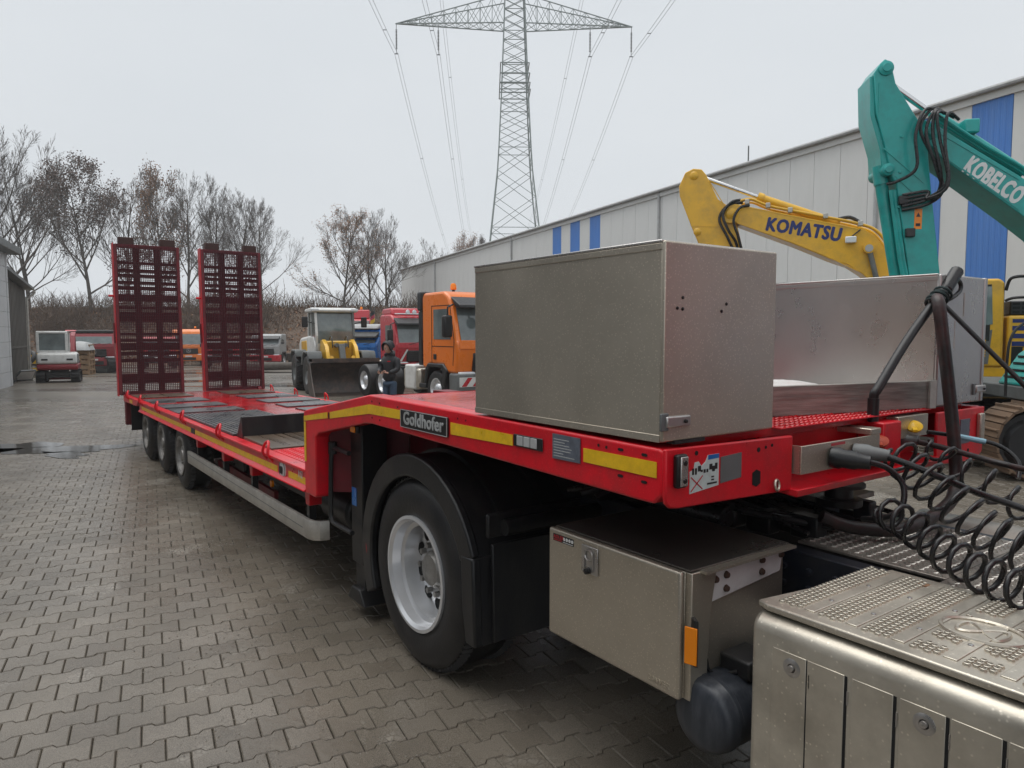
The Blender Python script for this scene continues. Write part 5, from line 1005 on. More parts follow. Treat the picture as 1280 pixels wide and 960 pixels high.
# the orange truck beyond the big box, parallel to the trailer
oc = truck('construction_truck', 'bright orange construction truck cab partly behind the large steel box', (-15.13, 10.35), 0, m_orange, h=3.02, emblem=True, hi=True, bump=m_grey, by=-.55)
air = M().box(-1.98, -1.72, -1.20, -.75, 2.55, 3.06).obj('air_intake', m_plast, oc, bevel=.05, seg=3)
for k in range(4): M().box(-1.735, -1.715, -1.15, -.80, 2.62+k*.10, 2.67+k*.10).obj('intake_slot', m_black, air)
M().box(-2.0, -1.8, -1.15, -.8, 1.1, 2.55).obj('intake_duct', m_plast, oc, bevel=.03)
M().prism([(.11, .62), (.135, .62), (.135, .86), (.11, .86)], 'y', -1.15, -.55).obj('warning_board', m_white, oc); wbs = M()
for k in range(2): wbs.add([(.137, -1.1+k*.32, .63), (.137, -.96+k*.32, .63), (.137, -.78+k*.32, .85), (.137, -.92+k*.32, .85)], [(0, 1, 2, 3)])
wbs.obj('warning_stripe', m_cred, oc, smooth=0)
M().tube(smoothpath([(-.05, -.5, 2.66), (.14, -.45, 2.68), (.20, -.42, 2.55)], 4), .025, 8).obj('front_mirror_arm', m_black, oc); M().ball((.20, -.42, 2.42), .13, 12, 1.2).obj('front_mirror', m_black, oc)
bk_ = M().box(-2.75, -2.15, -1.19, -.65, .42, 1.10).obj('white_tank', m_white, oc, bevel=.05)
rc = truck('road_truck', 'red truck with chrome roof lamp bar and star grille behind the person', (-26.4, 14.35), R(-4), m_cred, h=2.95, roof=.28, lamps=4, bump=m_cred)
wbs = M()
for s in (-1, 1): wbs.add([(.11, s*.66, 1.50), (.11, s*.74, 1.50), (.115, s*1.06, 1.02), (.115, s*.96, 1.02)], [(0, 1, 2, 3)])
wbs.obj('warning_stripe', m_white, rc, smooth=0)
truck('road_truck', 'dull green and orange truck squeezed between the red and the orange cab', (-24.2, 16.9), R(-2), m_sgreen, h=2.85, roof=.2, grille=m_orange, bump=m_orange)
bl_ = truck('road_truck', 'bright blue truck cab with grey roof visor behind the wheel loader', (-30.6, 13.15), R(-52), m_blue, h=2.45, beacon=False, emblem=False, bump=m_blue)
M().prism([(-.30, 2.40), (-.45, 2.62), (-1.7, 2.66), (-1.72, 2.42)], 'y', -1.05, 1.05).obj('roof_cap', m_lightgrey, bl_, bevel=.08, seg=3)
truck('road_truck', 'red high-roofed truck standing behind the white loader cab', (-41.5, 17.6), R(-30), m_cred, h=3.35, roof=.55, emblem=False)
dk = truck('road_truck', 'dark red truck with black roof beside the stacked pallets', (-50.0, 4.6), R(-6), m_dred, h=2.62, vis=False, beacon=False, bump=m_dred, roof=.0)
M().box(-1.72, -.30, -1.14, 1.14, 2.40, 2.62).obj('roof_cap', m_plast, dk, bevel=.08, seg=3)
truck('road_truck', 'orange truck with star grille seen between the two ramps', (-63.5, 12.7), R(-12), m_orange, h=3.05, bump=m_orange, vis=False)
truck('road_truck', 'pale grey-blue truck with red bumper at the foot of the bank', (-57.0, 17.0), R(-35), m_lightgrey, h=2.6, beacon=False, bump=m_cred)
truck('road_truck', 'red low truck behind the first ramp near the bank', (-56.5, 9.3), R(-9), m_cred, h=2.3, beacon=False, bump=m_black)
truck('road_truck', 'red flat-nosed truck behind the second ramp near the bank', (-54.5, 13.2), R(-12), m_cred, h=2.2, beacon=False, bump=m_black)
# ================================================================== wheel loader
wl = root('wheel_loader', 'white and yellow wheel loader with its wide dark bucket lowered to the ground', 'wheel loader', (-23.6, 9.55, gz(-23.6, 9.55)), R(-10))
wl.scale = (.93,)*3
for x in (0, -2.75):
    M().cyl((x, -.9, .72), (x, .9, .72), .16, 14).obj('axle', m_black, wl)
    for s in (1, -1):
        w_ = M(); r = .72; yy = s*1.18
        w_.lathe([(r*.5, 0), (r*.62, .03), (r*.88, .02), (r, -.07), (r, -.45), (r*.88, -.54), (r*.5, -.52)], (x, yy, r), (0, s, 0), 32); wo_ = w_.obj('wheel', m_tyre, wl)
        lg_ = M()
        for k in range(22):
            a = 2*pi*k/22
            for (o0, o1, da) in ((.0, -.25, .10), (-.5, -.28, .10)): lg_.bar((x+cos(a)*(r+.0), yy+s*o0, r+sin(a)*(r+.0)), (x+cos(a+da)*(r+.02), yy+s*o1, r+sin(a+da)*(r+.02)), .07, .05)
        lg_.obj('tread_lug', m_tyre, wo_, smooth=0, kind='stuff'); M().lathe([(r*.52, .01), (r*.46, -.02), (r*.40, -.12), (r*.2, -.10), (r*.18, -.02), (.001, -.02)], (x, yy, r), (0, s, 0), 24).obj('rim', m_grey, wo_)
        M().prism([(x-.62 if x else -.75, 1.05), (x-.55 if x else -.70, 1.42), (x-.30, 1.58), (x+.55, 1.58), (x+.66, 1.45), (x+.70, 1.30), (x+.60, 1.30), (x+.52, 1.48), (x-.28, 1.50), (x-.50, 1.38), (x-.55, 1.05)], 'y', s*.72, s*1.24).obj('fender', m_grey, wl, bevel=.03)
M().prism([(-4.0, .75), (-4.0, 1.9), (-3.6, 2.05), (-1.6, 2.15), (-1.5, .6)], 'y', -.78, .78).obj('engine_hood', m_white, wl, bevel=.1, seg=3); M().box(-4.05, -3.5, -.7, .7, .6, 1.5).obj('rear_weight', m_grey, wl, bevel=.05)
M().box(-2.6, -1.2, -.60, .60, .55, 1.3).obj('rear_frame', m_grey, wl, bevel=.04); M().box(-1.2, .6, -.5, .5, .5, 1.3).obj('front_frame', m_grey, wl, bevel=.04)
M().prism([(-3.3, 1.2), (-3.3, 1.9), (-2.2, 1.95), (-2.0, 1.2)], 'y', -.80, .80).obj('side_panel', m_kom, wl, bevel=.03)
cbp = [(-2.05, 1.35), (-2.15, 2.2), (-2.0, 3.05), (-.70, 3.05), (-.45, 2.1), (-.62, 1.35)]
cb = M().prism(cbp, 'y', -.72, .72).obj('cab', m_glass, wl, bevel=.03)
M().prism([(-2.1, 3.03), (-2.05, 3.17), (-.75, 3.20), (-.50, 3.12), (-.55, 3.02)], 'y', -.86, .86).obj('cab_roof', m_white, cb, bevel=.05, seg=3)
for s in (-1, 1):
    pf = M(); pf.bar((-.46, s*.70, 2.1), (-.66, s*.70, 3.05), .08, .10); pf.bar((-.46, s*.70, 2.1), (-.62, s*.70, 1.35), .08, .10); pf.bar((-2.1, s*.70, 1.4), (-2.05, s*.70, 3.05), .08, .14); pf.bar((-1.45, s*.71, 1.4), (-1.45, s*.71, 3.05), .05, .06); pf.obj('cab_pillar', m_white if s < 0 else m_grey, cb)
    M().prism([(-2.05, 1.3), (-.6, 1.3), (-.50, 1.75), (-.9, 2.1), (-2.05, 2.1)], 'y', s*.70, s*.76).obj('cab_side', m_white, cb, bevel=.03)
    M().box(-.52, -.46, s*.74-.14, s*.74+.14, 3.06, 3.16).obj('roof_lamp', m_lens, cb, bevel=.02)
    mr_ = M().box(-.60, -.50, min(s*1.0, s*1.22), max(s*1.0, s*1.22), 2.45, 2.85).obj('mirror', m_black, wl, bevel=.03); M().tube([(-.6, s*.72, 2.6), (-.56, s*1.1, 2.68)], .02, 6).obj('mirror_arm', m_black, mr_)
M().prism([(-.62, 1.3), (-.48, 1.85), (-.40, 1.85), (-.50, 1.3)], 'y', -.68, .68).obj('cab_front', m_white, cb)
M().box(-1.5, -1.2, -.25, .25, 1.4, 2.35).obj('seat', m_black, wl, bevel=.08)
# lift arms with cross tube and tilt cylinder
for s in (-1, 1):
    M().prism([(-.45, 1.55), (-.35, 1.95), (.0, 2.0), (.55, 1.75), (.86, 1.30), (.95, .95), (.92, .45), (.80, .45), (.55, 1.15), (-.1, 1.40)], 'y', s*.46, s*.60).obj('lift_arm', m_kom, wl, bevel=.02)
    M().cyl((-.1, s*.40, .9), (.7, s*.40, 1.35), .08, 12).obj('lift_cylinder', m_kom, wl)
M().box(-.35, .25, -.46, .46, 1.15, 1.95).obj('arm_tower', m_kom, wl, bevel=.05); M().cyl((.75, -.6, 1.15), (.75, .6, 1.15), .11, 16).obj('cross_tube', m_kom, wl)
M().prism([(.35, 1.75), (.62, 1.85), (.95, 1.05), (.85, .95)], 'y', -.10, .10).obj('tilt_lever', m_grey, wl, bevel=.02)
for y in (-.16, .16): M().cyl((-.2, y, 1.75), (.55, y, 1.80), .075, 14).obj('tilt_cylinder', m_grey, wl)
for y in (-.3, .28): M().tube(smoothpath([(-.3, y, 1.8), (.0, y, 2.1), (.3, y, 2.05), (.45, y, 1.7)], 5), .022, 8).obj('hydraulic_hose', m_rubber, wl)
m_bkt = mat('worn_bucket_steel', (.045, .036, .032), .45, metal=.3, var=.4, vs=3, dirt=(.14, .085, .06), da=.7, ds=4)
bs_ = M()
ic = [(1.20, 1.10), (1.28, 1.16), (1.02, .95), (.98, .60), (1.08, .22), (1.32, .06), (2.05, .0)]
outer = [(1.30, 1.22), (1.08, 1.02), (.94, .66), (.98, .30), (1.20, .04), (1.5, .0), (2.20, .0)]; inner = [(2.20, .025), (1.5, .05), (1.24, .12), (1.06, .34), (1.02, .64), (1.14, .98), (1.33, 1.19)]
bs_.prism(outer+inner, 'y', -1.27, 1.27); bko_ = bs_.obj('bucket', m_bkt, wl, bevel=.008)
for s in (-1, 1): M().prism([(1.32, 1.20), (1.08, 1.0), (.96, .66), (1.0, .30), (1.22, .05), (2.22, .0), (2.22, .05), (1.75, .55)], 'y', s*1.27, s*1.31).obj('bucket_side', m_bkt, bko_)
M().box(2.15, 2.32, -1.30, 1.30, -.004, .03).obj('cutting_edge', m_galv, bko_)
M().prism([(1.28, 1.20), (1.36, 1.20), (1.34, 1.34), (1.26, 1.34)], 'y', -1.2, 1.2).obj('bucket_lip', m_bkt, bko_)
# ================================================================== mini excavator seen from behind
mx_ = root('mini_excavator', 'white and red mini excavator seen from behind on rubber tracks', 'mini excavator', (-38.6, 2.2, gz(-38.6, 2.2)), R(172)); mx_.scale = (.92,)*3
M().prism([(-.95, .62), (-1.02, .75), (-.98, .92), (.85, .92), (.85, .62)], 'y', -.86, .86).obj('lower_house', m_dred, mx_, bevel=.08, seg=3)
M().prism([(-1.0, .92), (-1.02, 1.05), (-.95, 1.42), (-.5, 1.50), (.3, 1.42), (.3, .92)], 'y', -.84, .84).obj('engine_cover', m_white, mx_, bevel=.08, seg=3)
for s in (-1, 1):
    M().box(-1.03, -1.01, s*.52-.13, s*.52+.13, 1.10, 1.18).obj('rear_grille', m_black, mx_); M().prism([(-.98, .95), (-.90, 1.40), (-.5, 1.40), (-.5, .95)], 'y', s*.84, s*.87).obj('corner_cover', m_grey, mx_)
    track(mx_, -1.05, 1.05, s*.72, .38, .52, m_tyre, 34)
M().box(-.55, .62, -.40, .84, 1.42, 1.50).obj('cab_floor', m_white, mx_)
cb = M().box(-.50, .60, -.36, .82, 1.50, 2.42).obj('cab', m_glass, mx_, bevel=.03); M().prism([(-.58, 2.40), (-.55, 2.52), (.62, 2.52), (.66, 2.40)], 'y', -.42, .88).obj('cab_roof', m_white, cb, bevel=.04)
for (x, y) in ((-.52, -.38), (-.52, .82), (.60, -.38), (.60, .82)): M().box(x-.06, x+.06, y-.06, y+.06, 1.48, 2.42).obj('cab_pillar', m_white, cb, bevel=.02)
M().box(-.56, -.50, -.40, .86, 1.46, 1.58).obj('window_sill', m_white, cb)
st_ = M().box(-.25, .2, .0, .5, 1.5, 1.68).obj('seat', m_black, mx_, bevel=.05); M().box(-.32, -.2, .02, .48, 1.6, 2.05).obj('seat_back', m_black, st_, bevel=.08)
M().prism([(-.2, 2.52), (-.1, 2.58), (.4, 2.58), (.45, 2.52)], 'y', -.78, -.3).obj('boom_guard', m_cred, mx_, bevel=.03)
M().prism([(.6, 1.1), (1.4, 2.3), (2.0, 2.5), (2.1, 2.35), (1.55, 2.05), (.85, .95)], 'y', -.62, -.42).obj('boom', m_dred, mx_, bevel=.02); M().prism([(2.0, 2.5), (2.2, 2.4), (2.35, 1.0), (2.2, .9)], 'y', -.60, -.44).obj('stick', m_dred, mx_, bevel=.02); M().prism([(2.1, .95), (2.4, .9), (2.3, .4), (1.9, .15), (1.8, .35), (2.1, .6)], 'y', -.75, -.3).obj('bucket', m_black, mx_)
M().cyl((0, 0, .5), (0, 0, .64), .4, 20).obj('swing_ring', m_black, mx_); M().box(-.8, .8, -.5, .5, .25, .5).obj('undercarriage', m_black, mx_); M().box(1.1, 1.2, -.9, .9, .05, .4).obj('dozer_blade', m_dred, mx_)
# ================================================================== warehouse
m_wall = mat('pale_grey_cladding', (.66, .665, .65), .6, var=.06, vs=.6, stretch=(1, 1, .25), dirt=(.50, .50, .48), da=.5, ds=.35)
m_wblue = mat('blue_cladding', (.06, .20, .56), .55, var=.12, vs=.8, stretch=(1, 1, .2), dirt=(.14, .26, .50), da=.5, ds=.5)
W0 = V((-71.86, 36.585, 0)); wdv = V((.9793, -.2022, 0)); wn = V((-.2022, -.9793, 0))       # wall foot, direction, outward normal
WR = atan2(wdv.y, wdv.x); z0w = -.85
wh = root('warehouse', 'long pale grey warehouse with vertical blue cladding stripes behind the excavators', 'building', (W0.x, W0.y, z0w), WR)
Ht = 8.95-z0w; LW = 92; pw = 1.18
M().box(-.30, LW+.3, .16, 34, 0, Ht-.15).obj('core', m_grey, wh); M().box(-.34, LW, .05, .16, 0, .5).obj('plinth', m_grey, wh)
M().box(-.5, LW+.5, -.12, 34, Ht-.06, Ht+.05).obj('roof_edge', m_lightgrey, wh, bevel=.02); M().box(-.4, LW, -.04, .06, Ht-.32, Ht-.06).obj('roof_trim', m_wall, wh)
blue = {31, 33, 35, 52, 54, 56, 68, 70, 72}
npan = int(LW/pw)
pg = M().box(.007, pw-.007, .04, .16, .5, Ht-.30); pb = M()
xs = [.007]
for k in range(7):
    x = .007+k*(pw-.014)/7; s_ = (pw-.014)/7
    pg_ = [(x, .04), (x+s_*.5, .04), (x+s_*.6, .025), (x+s_*.9, .025), (x+s_, .04), (x+s_, .16), (x, .16)]; pb.prism(pg_, 'z', .5, Ht-.30)
mg = pg.mesh('cladding_panel', m_wall, 0); mb_ = pb.mesh('blue_cladding_panel', m_wblue, 0)
for i in range(npan+1):
    b = i in blue; o = link('blue_cladding_panel' if b else 'cladding_panel', mb_ if b else mg, wh); o.location = (i*pw-.18, 0 if b else random.uniform(-.004, .004), 0)
    if i == 51: o.scale.x = 1.27
    if i == 52: o.location.x += .32; o.location.y -= .02
for i in range(12): M().box(-.36, -.30, .2+i*2.8, 2.97+i*2.8, .5, Ht-.2).obj('end_panel', m_wall, wh)
for s_ in (12, 30, 48, 60.4): M().tube([(s_, -.05, Ht-.1), (s_, -.05, .3)], .06, 10).obj('downpipe', m_lightgrey, wh)
M().cyl((-.4, -.17, Ht-.05), (LW, -.17, Ht-.05), .07, 8).obj('gutter', m_lightgrey, wh)
for s_ in (20.2, 53.3, 66): M().cyl((s_, .8, Ht), (s_, .8, Ht+1.0), .03, 6).obj('roof_rod', m_grey, wh)
# chain-link fence in front of the wall, right of the yellow machine
fn = root('chainlink_fence', 'chain-link fence with steel posts running before the warehouse wall', 'fence', (-6, 21.6, -.1), WR)
for i in range(9): M().cyl((-8+i*2.5, 0, -.1), (-8+i*2.5, 0, 1.35), .03, 8).obj('post', m_galv, fn)
cl = M(); 
for i in range(250):
    x = -8+i*.08
    for sgn in (1, -1): cl.bar((x, 0, .05), (x+sgn*.6, 0, 1.25), .004, .004) if -8 <= x+sgn*.6 <= 12 else None
cl.obj('mesh', m_galv, fn, smooth=0, kind='stuff')
# ================================================================== hall and timber shed at the left edge
m_block = mat('white_block_wall', (.58, .59, .60), .6, var=.08, dirt=(.40, .40, .40), da=.4, ds=.8); m_dark = mat('dark_blue_grey_sheet', (.03, .04, .055), .5)
m_slat = mat('grey_weathered_boards', (.13, .122, .11), .8, var=.35, vs=2, stretch=(6, 6, .3), dirt=(.07, .065, .055), da=.6, ds=1.5)
hl = root('workshop_hall', 'white block-walled workshop hall with dark eaves at the edge of the yard', 'building', (-35.2, .32, -.27), R(-10))
Hh = 5.45
M().box(-.25, 40, -18, -.08, 0, Hh-.1).obj('core', m_grey, hl)
for k in range(9):
    z = .0+k*.6
    for i in range(1): M().box(-.30, -.02, -.36, .02, z+.012, min(z+.6, Hh-.1)).obj('corner_block', m_block, hl, bevel=.008)
    for i in range(16): M().box(-.30+.29+i*2.5, -.30+.27+(i+1)*2.5, -.08, 0, z+.012, min(z+.6, Hh-.1)).obj('wall_block', m_block, hl) if not (1 <= i % 4 <= 2 and z < 4.3) else None
for i in range(4):
    dd = M().box(2.49+i*10, 7.46+i*10, -.10, -.07, 0, 4.2).obj('roller_door', m_dark, hl)
    for k in range(13): M().box(2.5+i*10, 7.45+i*10, -.07, -.06, .02+k*.32, .30+k*.32).obj('door_slat', m_dark, dd)
for i in range(7): M().box(-.32, -.25, -17.9+i*2.5, -15.45+i*2.5, 0, Hh-.1).obj('gable_panel', m_block, hl)
M().prism([(-.7, Hh-.1), (40.5, Hh-.1), (40.5, Hh+.2), (-.7, Hh+.2)], 'y', -18.3, .45).obj('roof', m_grey, hl, bevel=.03)
sh = root('timber_shed', 'grey weathered board shed with a downpipe behind the workshop hall', 'shed', (-42.5, 1.05, -.36), R(-10))
M().prism([(-.5, 0), (6.2, 0), (6.2, 5.0), (-.5, 4.45)], 'y', -8, -.06).obj('core', m_dark, sh)
for i in range(42):
    x = -.5+i*.16; M().box(x+.006, x+.152, -.06, -.02-.015*(i % 2), .1, 4.38+(x+.5)*.082).obj('board', m_slat, sh)
M().box(-.5, 6.2, -.02, .01, 1.55, 1.65).obj('rail', m_slat, sh); 
for i in range(50): y = -8+i*.16; M().box(-.54-.012*(i % 2), -.50, y+.006, y+.152, .1, 4.38).obj('board', m_slat, sh)
M().prism([(-.9, 4.40), (6.3, 5.0), (6.3, 5.12), (-.9, 4.52)], 'y', -8.3, .35).obj('roof', m_grey, sh)
M().tube(smoothpath([(-.75, .38, 4.35), (-.75, .30, 4.2), (-.62, .06, 3.95), (-.60, .05, 3.7), (-.60, .05, .1)], 4), .06, 10).obj('downpipe', m_galv, sh)
# ================================================================== lattice pylon and its conductors
DP = 90.; pc = FH*DP+RT*((643-640)/890*DP)
LDV = (FH+RT*((612-640)/890)).normalized(); LRT = V((LDV.y, -LDV.x, 0)).normalized()
if LRT.dot(RT) < 0: LRT = -LRT
PB = -.8
py = root('transmission_pylon', 'tall steel lattice transmission pylon rising behind the warehouse', 'pylon', (pc.x, pc.y, PB), atan2(LRT.y, LRT.x))
def zv(v): return 1.87+(417-v)/890*DP-PB
def half_w(z):
    pts = [(0, 4.6), (zv(300), 3.0), (zv(215), 2.05), (zv(130), 1.62), (zv(45), 1.28), (zv(0), 1.12), (zv(-130), .55), (zv(-160), .1)]
    for (a, b), (c, d) in zip(pts, pts[1:]):
        if a <= z <= c: return b+(d-b)*(z-a)/(c-a)
    return .1
ztop = zv(-150)
lv = [0]
while lv[-1] < ztop: lv.append(lv[-1]+max(1.1, half_w(lv[-1])*(1.3 if lv[-1] < zv(215) else .95)))
lv[-1] = ztop
for sx in (-1, 1):
    for sy in (-1, 1):
        lg = M(); lg.tube([(sx*half_w(z), sy*half_w(z), z) for z in lv], .11, 4); lg.obj('tower_leg', m_pylon, py)
fcs = [lambda w_, t: (t*w_, -w_), lambda w_, t: (t*w_, w_), lambda w_, t: (-w_, t*w_), lambda w_, t: (w_, t*w_)]
for fi, f in enumerate(fcs):
    br_ = M()
    for i in range(len(lv)-1):
        a, b = lv[i], lv[i+1]; wa, wb = half_w(a), half_w(b)
        A0 = (*f(wa, -1), a); A1 = (*f(wa, 1), a); B0 = (*f(wb, -1), b); B1 = (*f(wb, 1), b)
        br_.bar(A0, B1, .06, .06); br_.bar(A1, B0, .06, .06)
        if i % 3 == 0: br_.bar(A0, A1, .07, .07)
    br_.obj('tower_bracing', m_pylon, py, smooth=0)
for zc in (zv(95), zv(107), zv(118), zv(126)):
    r_ = M(); w_ = half_w(zc)+.25
    for (a, b) in (((-w_, -w_), (w_, -w_)), ((w_, -w_), (w_, w_)), ((w_, w_), (-w_, w_)), ((-w_, w_), (-w_, -w_))): r_.bar((*a, zc), (*b, zc), .12, .10)
    r_.obj('platform_ring', m_pylon, py)
def crossarm(zb, zt2, span, hang, drops):
    arms = []
    for s in (-1, 1):
        a = M(); w0 = half_w(zb); tip = V((s*span, 0, zb+.2)); n_ = 9
        for sy in (-1, 1):
            p0 = V((s*w0, sy*w0, zb)); q0 = V((s*w0*.95, sy*w0*.95, zt2))
            a.bar(p0, tip, .11, .11); a.bar(q0, tip, .10, .10)
            for k in range(n_):
                t0 = k/n_; t1 = (k+1)/n_
                a.bar(p0.lerp(tip, t0), q0.lerp(tip, t0), .05, .05); a.bar(q0.lerp(tip, t0), p0.lerp(tip, t1), .05, .05); a.bar(p0.lerp(tip, t0), q0.lerp(tip, t1), .05, .05)
        for k in range(n_): t0 = k/n_; t1 = (k+1)/n_; a.bar(V((s*w0, -w0, zb)).lerp(tip, t0), V((s*w0, w0, zb)).lerp(tip, t1), .05, .05); a.bar(V((s*w0, w0, zb)).lerp(tip, t0), V((s*w0, -w0, zb)).lerp(tip, t1), .05, .05)
        ao = a.obj('cross_arm', m_pylon, py, smooth=0)
        for d in drops:
            x = s*d; i_ = M(); z1 = zb+.15*d/span
            i_.cyl((x, 0, z1), (x, 0, z1-.5), .04, 6)
            for k in range(14): i_.lathe([(.05, 0), (.13, .02), (.12, .05), (.05, .09)], (x, 0, z1-.7-k*.17), (0, 0, 1), 10)
            i_.cyl((x, 0, z1-.5), (x, 0, z1-hang+.1), .035, 6); i_.bar((x-.22, 0, z1-hang+.1), (x+.22, 0, z1-hang+.1), .08, .10)
            i_.obj('insulator', m_grey, ao)
ARM = zv(47); crossarm(ARM, zv(14), 14.5, 3.6, (14.4, 9.3)); ARM2 = zv(-85); crossarm(ARM2, zv(-108), 10.0, 3.6, (9.6,))
def conductor(off, z_att, sag1, sag2, label):
    c_ = root('conductor_pair', label, 'power line', tuple(pc+LRT*off+V((0, 0, PB+z_att))), 0, 'conductors strung on the pylon', world=True)
    for e in (-.2, .2):
        pts = []
        for (sgn, span, sg) in ((-1, 260, sag1), (1, 300, sag2)):
            seg_ = []
            for k in range(25):
                t = (k/24)**1.6; d = span*t; p = pc+LRT*(off+e)+LDV*(sgn*d); seg_.append(V((p.x, p.y, PB+z_att-4*sg*t*(1-t))))
            pts = seg_[::-1][:-1]+seg_ if sgn == 1 and False else (pts+[seg_] )
        path = pts[0][::-1][:-1]+pts[1]
        M().tube(path, .022, 5).obj('cable', m_wire, c_, smooth=60)
    sp_ = M()
    for (sgn, d, span, sg) in ((-1, 10, 260, sag1), (1, 32, 300, sag2), (1, 85, 300, sag2)):
        t = d/span; p = pc+LRT*off+LDV*(sgn*d); z = PB+z_att-4*sg*t*(1-t); sp_.bar(p+LRT*-.22+V((0, 0, z)), p+LRT*.22+V((0, 0, z)), .07, .07)
    sp_.obj('cable_spacer', m_wire, c_)
for (off, za, nm) in ((-14.4, ARM-3.45, 'twin conductor under the left outer tip of the lower pylon arm'), (-9.3, ARM-3.45, 'twin conductor under the left inner hanger of the lower pylon arm'), (9.3, ARM-3.45, 'twin conductor under the right inner hanger of the lower pylon arm'), (14.4, ARM-3.45, 'twin conductor under the right outer tip of the lower pylon arm'), (-9.6, ARM2-3.5, 'twin conductor from the left side of the upper pylon arm'), (9.6, ARM2-3.5, 'twin conductor from the right side of the upper pylon arm')):
    conductor(off, za, 8, 12.5, nm)
# ================================================================== trees
def grow(seed, H_=15., wid=.42, nl=11, leaves=0, trunk_frac=.55, stems=1, lean=.0):
    """returns trunk, crown (limbs and twigs) and leaf builders of a leafless tree"""
    g = random.Random(seed); T = M(); B = M(); Lf = M()
    def rv(s): return V((g.gauss(0, s), g.gauss(0, s), g.gauss(0, s)))
    def branch(mb, p, d, L_, r0, n, up, wob, r1f=.35):
        pts = [p]; d = d.normalized()
        for k in range(n):
            d = (d+rv(wob)+V((0, 0, up))).normalized(); pts.append(pts[-1]+d*(L_/n))
        rs = [max(.0085, r0*(1-(1-r1f)*k/n)) for k in range(n+1)]
        mb.tube(pts, rs, 6 if r0 > .12 else (4 if r0 > .035 else 3), cap=False); return pts, rs
    def at(pts, rs, t):
        f = t*(len(pts)-1); i = min(int(f), len(pts)-2); return pts[i].lerp(pts[i+1], f-i), (pts[i+1]-pts[i]).normalized(), rs[i]+(rs[i+1]-rs[i])*(f-i)
    def leafat(p):
        for _ in range(leaves):
            c = p+rv(.34); s = g.uniform(.06, .12); a = rv(1).normalized()*s; b = a.orthogonal().normalized()*s*.75; Lf.add([c-a, c-b, c+a, c+b], [(0, 1, 2, 3)])
    def kids(pts, rs, L_, lev, outw):
        n = {1: 7, 2: 5, 3: 3}[lev]
        for k in range(n):
            t = g.uniform(.22, .98) if k else 1.0; p, d, r = at(pts, rs, t)
            ax = d.orthogonal().normalized(); ax = Quaternion(d, g.uniform(0, 6.28)) @ ax; ang = R(g.uniform(18, 40)) if k else R(g.uniform(0, 15))
            nd = (Quaternion(ax, ang) @ d); nd = (nd+V((0, 0, .10))).normalized(); l = L_*g.uniform(.42, .70)*(1.15-t*.42)
            rr = max(.0125, r*(.62 if k else .85)); q, qs = branch(B, p, nd, l, rr, 4 if lev < 3 else 3, .05, .055)
            if lev < 3: kids(q, qs, l, lev+1, outw)
            else:
                for _ in range(2):
                    p2, d2, r2 = at(q, qs, g.uniform(.2, .8)); branch(B, p2, (d2+rv(.30)+V((0, 0, .12))), l*g.uniform(.6, 1.0), .0092, 2, .04, .05)
                if leaves: leafat(at(q, qs, g.random())[0]); leafat(q[-1])
    for s in range(stems):
        b0 = V((g.uniform(-.5, .5), g.uniform(-.5, .5), -.4)) if stems > 1 else V((0, 0, -.4)); d0 = V((g.uniform(-.12, .12)*(2 if stems > 1 else 1)+lean, g.uniform(-.1, .1), 1))
        tp, ts = branch(T, b0, d0, H_*.86, H_*.0155/(stems**.4), 9, .05, .035, .18)
        for k in range(nl):
            t = .20+.76*(k+g.random())/nl; p, d, r = at(tp, ts, t); az = k*2.4+g.uniform(-.4, .4); tilt = R(62-34*t)*g.uniform(.8, 1.15)
            nd = V((cos(az)*sin(tilt), sin(az)*sin(tilt), cos(tilt))); l = H_*wid*(1.22-t*.74)*g.uniform(.8, 1.15)
            q, qs = branch(B, p, nd, l, max(.03, r*.60), 6, .055, .06); kids(q, qs, l*.8, 1, 0)
    return T, B, Lf
def mk(seed, lm=None, **k):
    T, B, Lf = grow(seed, **k); d = {'trunk': T.mesh('trunk', m_bark, 60), 'crown': B.mesh('crown', m_twig, 60)}
    if k.get('leaves'): d['leaves'] = Lf.mesh('leaves', lm or m_leaf, 0)
    return d
kinds = {'a': mk(21, H_=15, wid=.44, nl=15), 'b': mk(34, H_=15, wid=.40, nl=14, lean=.05), 'c': mk(47, H_=15, wid=.38, nl=11, stems=2), 'd': mk(55, lm=m_leaf2, H_=15, wid=.44, nl=14, leaves=3), 'e': mk(68, lm=m_leaf, H_=15, wid=.42, nl=14, leaves=2)}
def tree(kind, u, D, h, rz, label, grp='bare trees along the bank', zb=None, sxy=1.0):
    # u: bearing across the view, D: metres ahead
    p = FH*D+RT*((u-640)/890*D); z = 3.4 if zb is None else zb
    t = root('bare_tree' if kind in 'abc' else 'brown_leaved_tree', label, 'tree', (p.x, p.y, z), rz, grp); t.scale = (h/15*sxy, h/15*sxy, h/15*1.06)
    for nm, me in kinds[kind].items(): o = link(nm, me, t); 
    if 'leaves' in kinds[kind]: o['kind'] = 'stuff'
    return t
tree('a', 8, 70, 17.0, .4, 'tall wide leafless tree towering over the workshop hall roof', sxy=1.15)
tree('c', 42, 72, 13.6, 2.1, 'leafless twin-stemmed tree behind the timber shed')
tree('d', 116, 72, 14.0, 1.0, 'dark tree still holding brown leaves above the mini excavator', 'leafy winter trees', sxy=1.0)
tree('b', 163, 76, 14.2, 3.0, 'leafless tree whose crown rises left above the first ramp')
tree('e', 205, 78, 14.6, .3, 'slim tree with thin brown top leaves above the first ramp', 'leafy winter trees', sxy=.72)
tree('a', 236, 76, 13.6, 4.2, 'leafless tree standing in the gap between the two ramps', sxy=.9)
tree('b', 268, 78, 13.6, 1.3, 'slender leafless tree rising directly behind the second ramp', sxy=.95)
tree('c', 298, 78, 12.8, 5.0, 'leafless twin-stemmed tree rising above the second ramp')
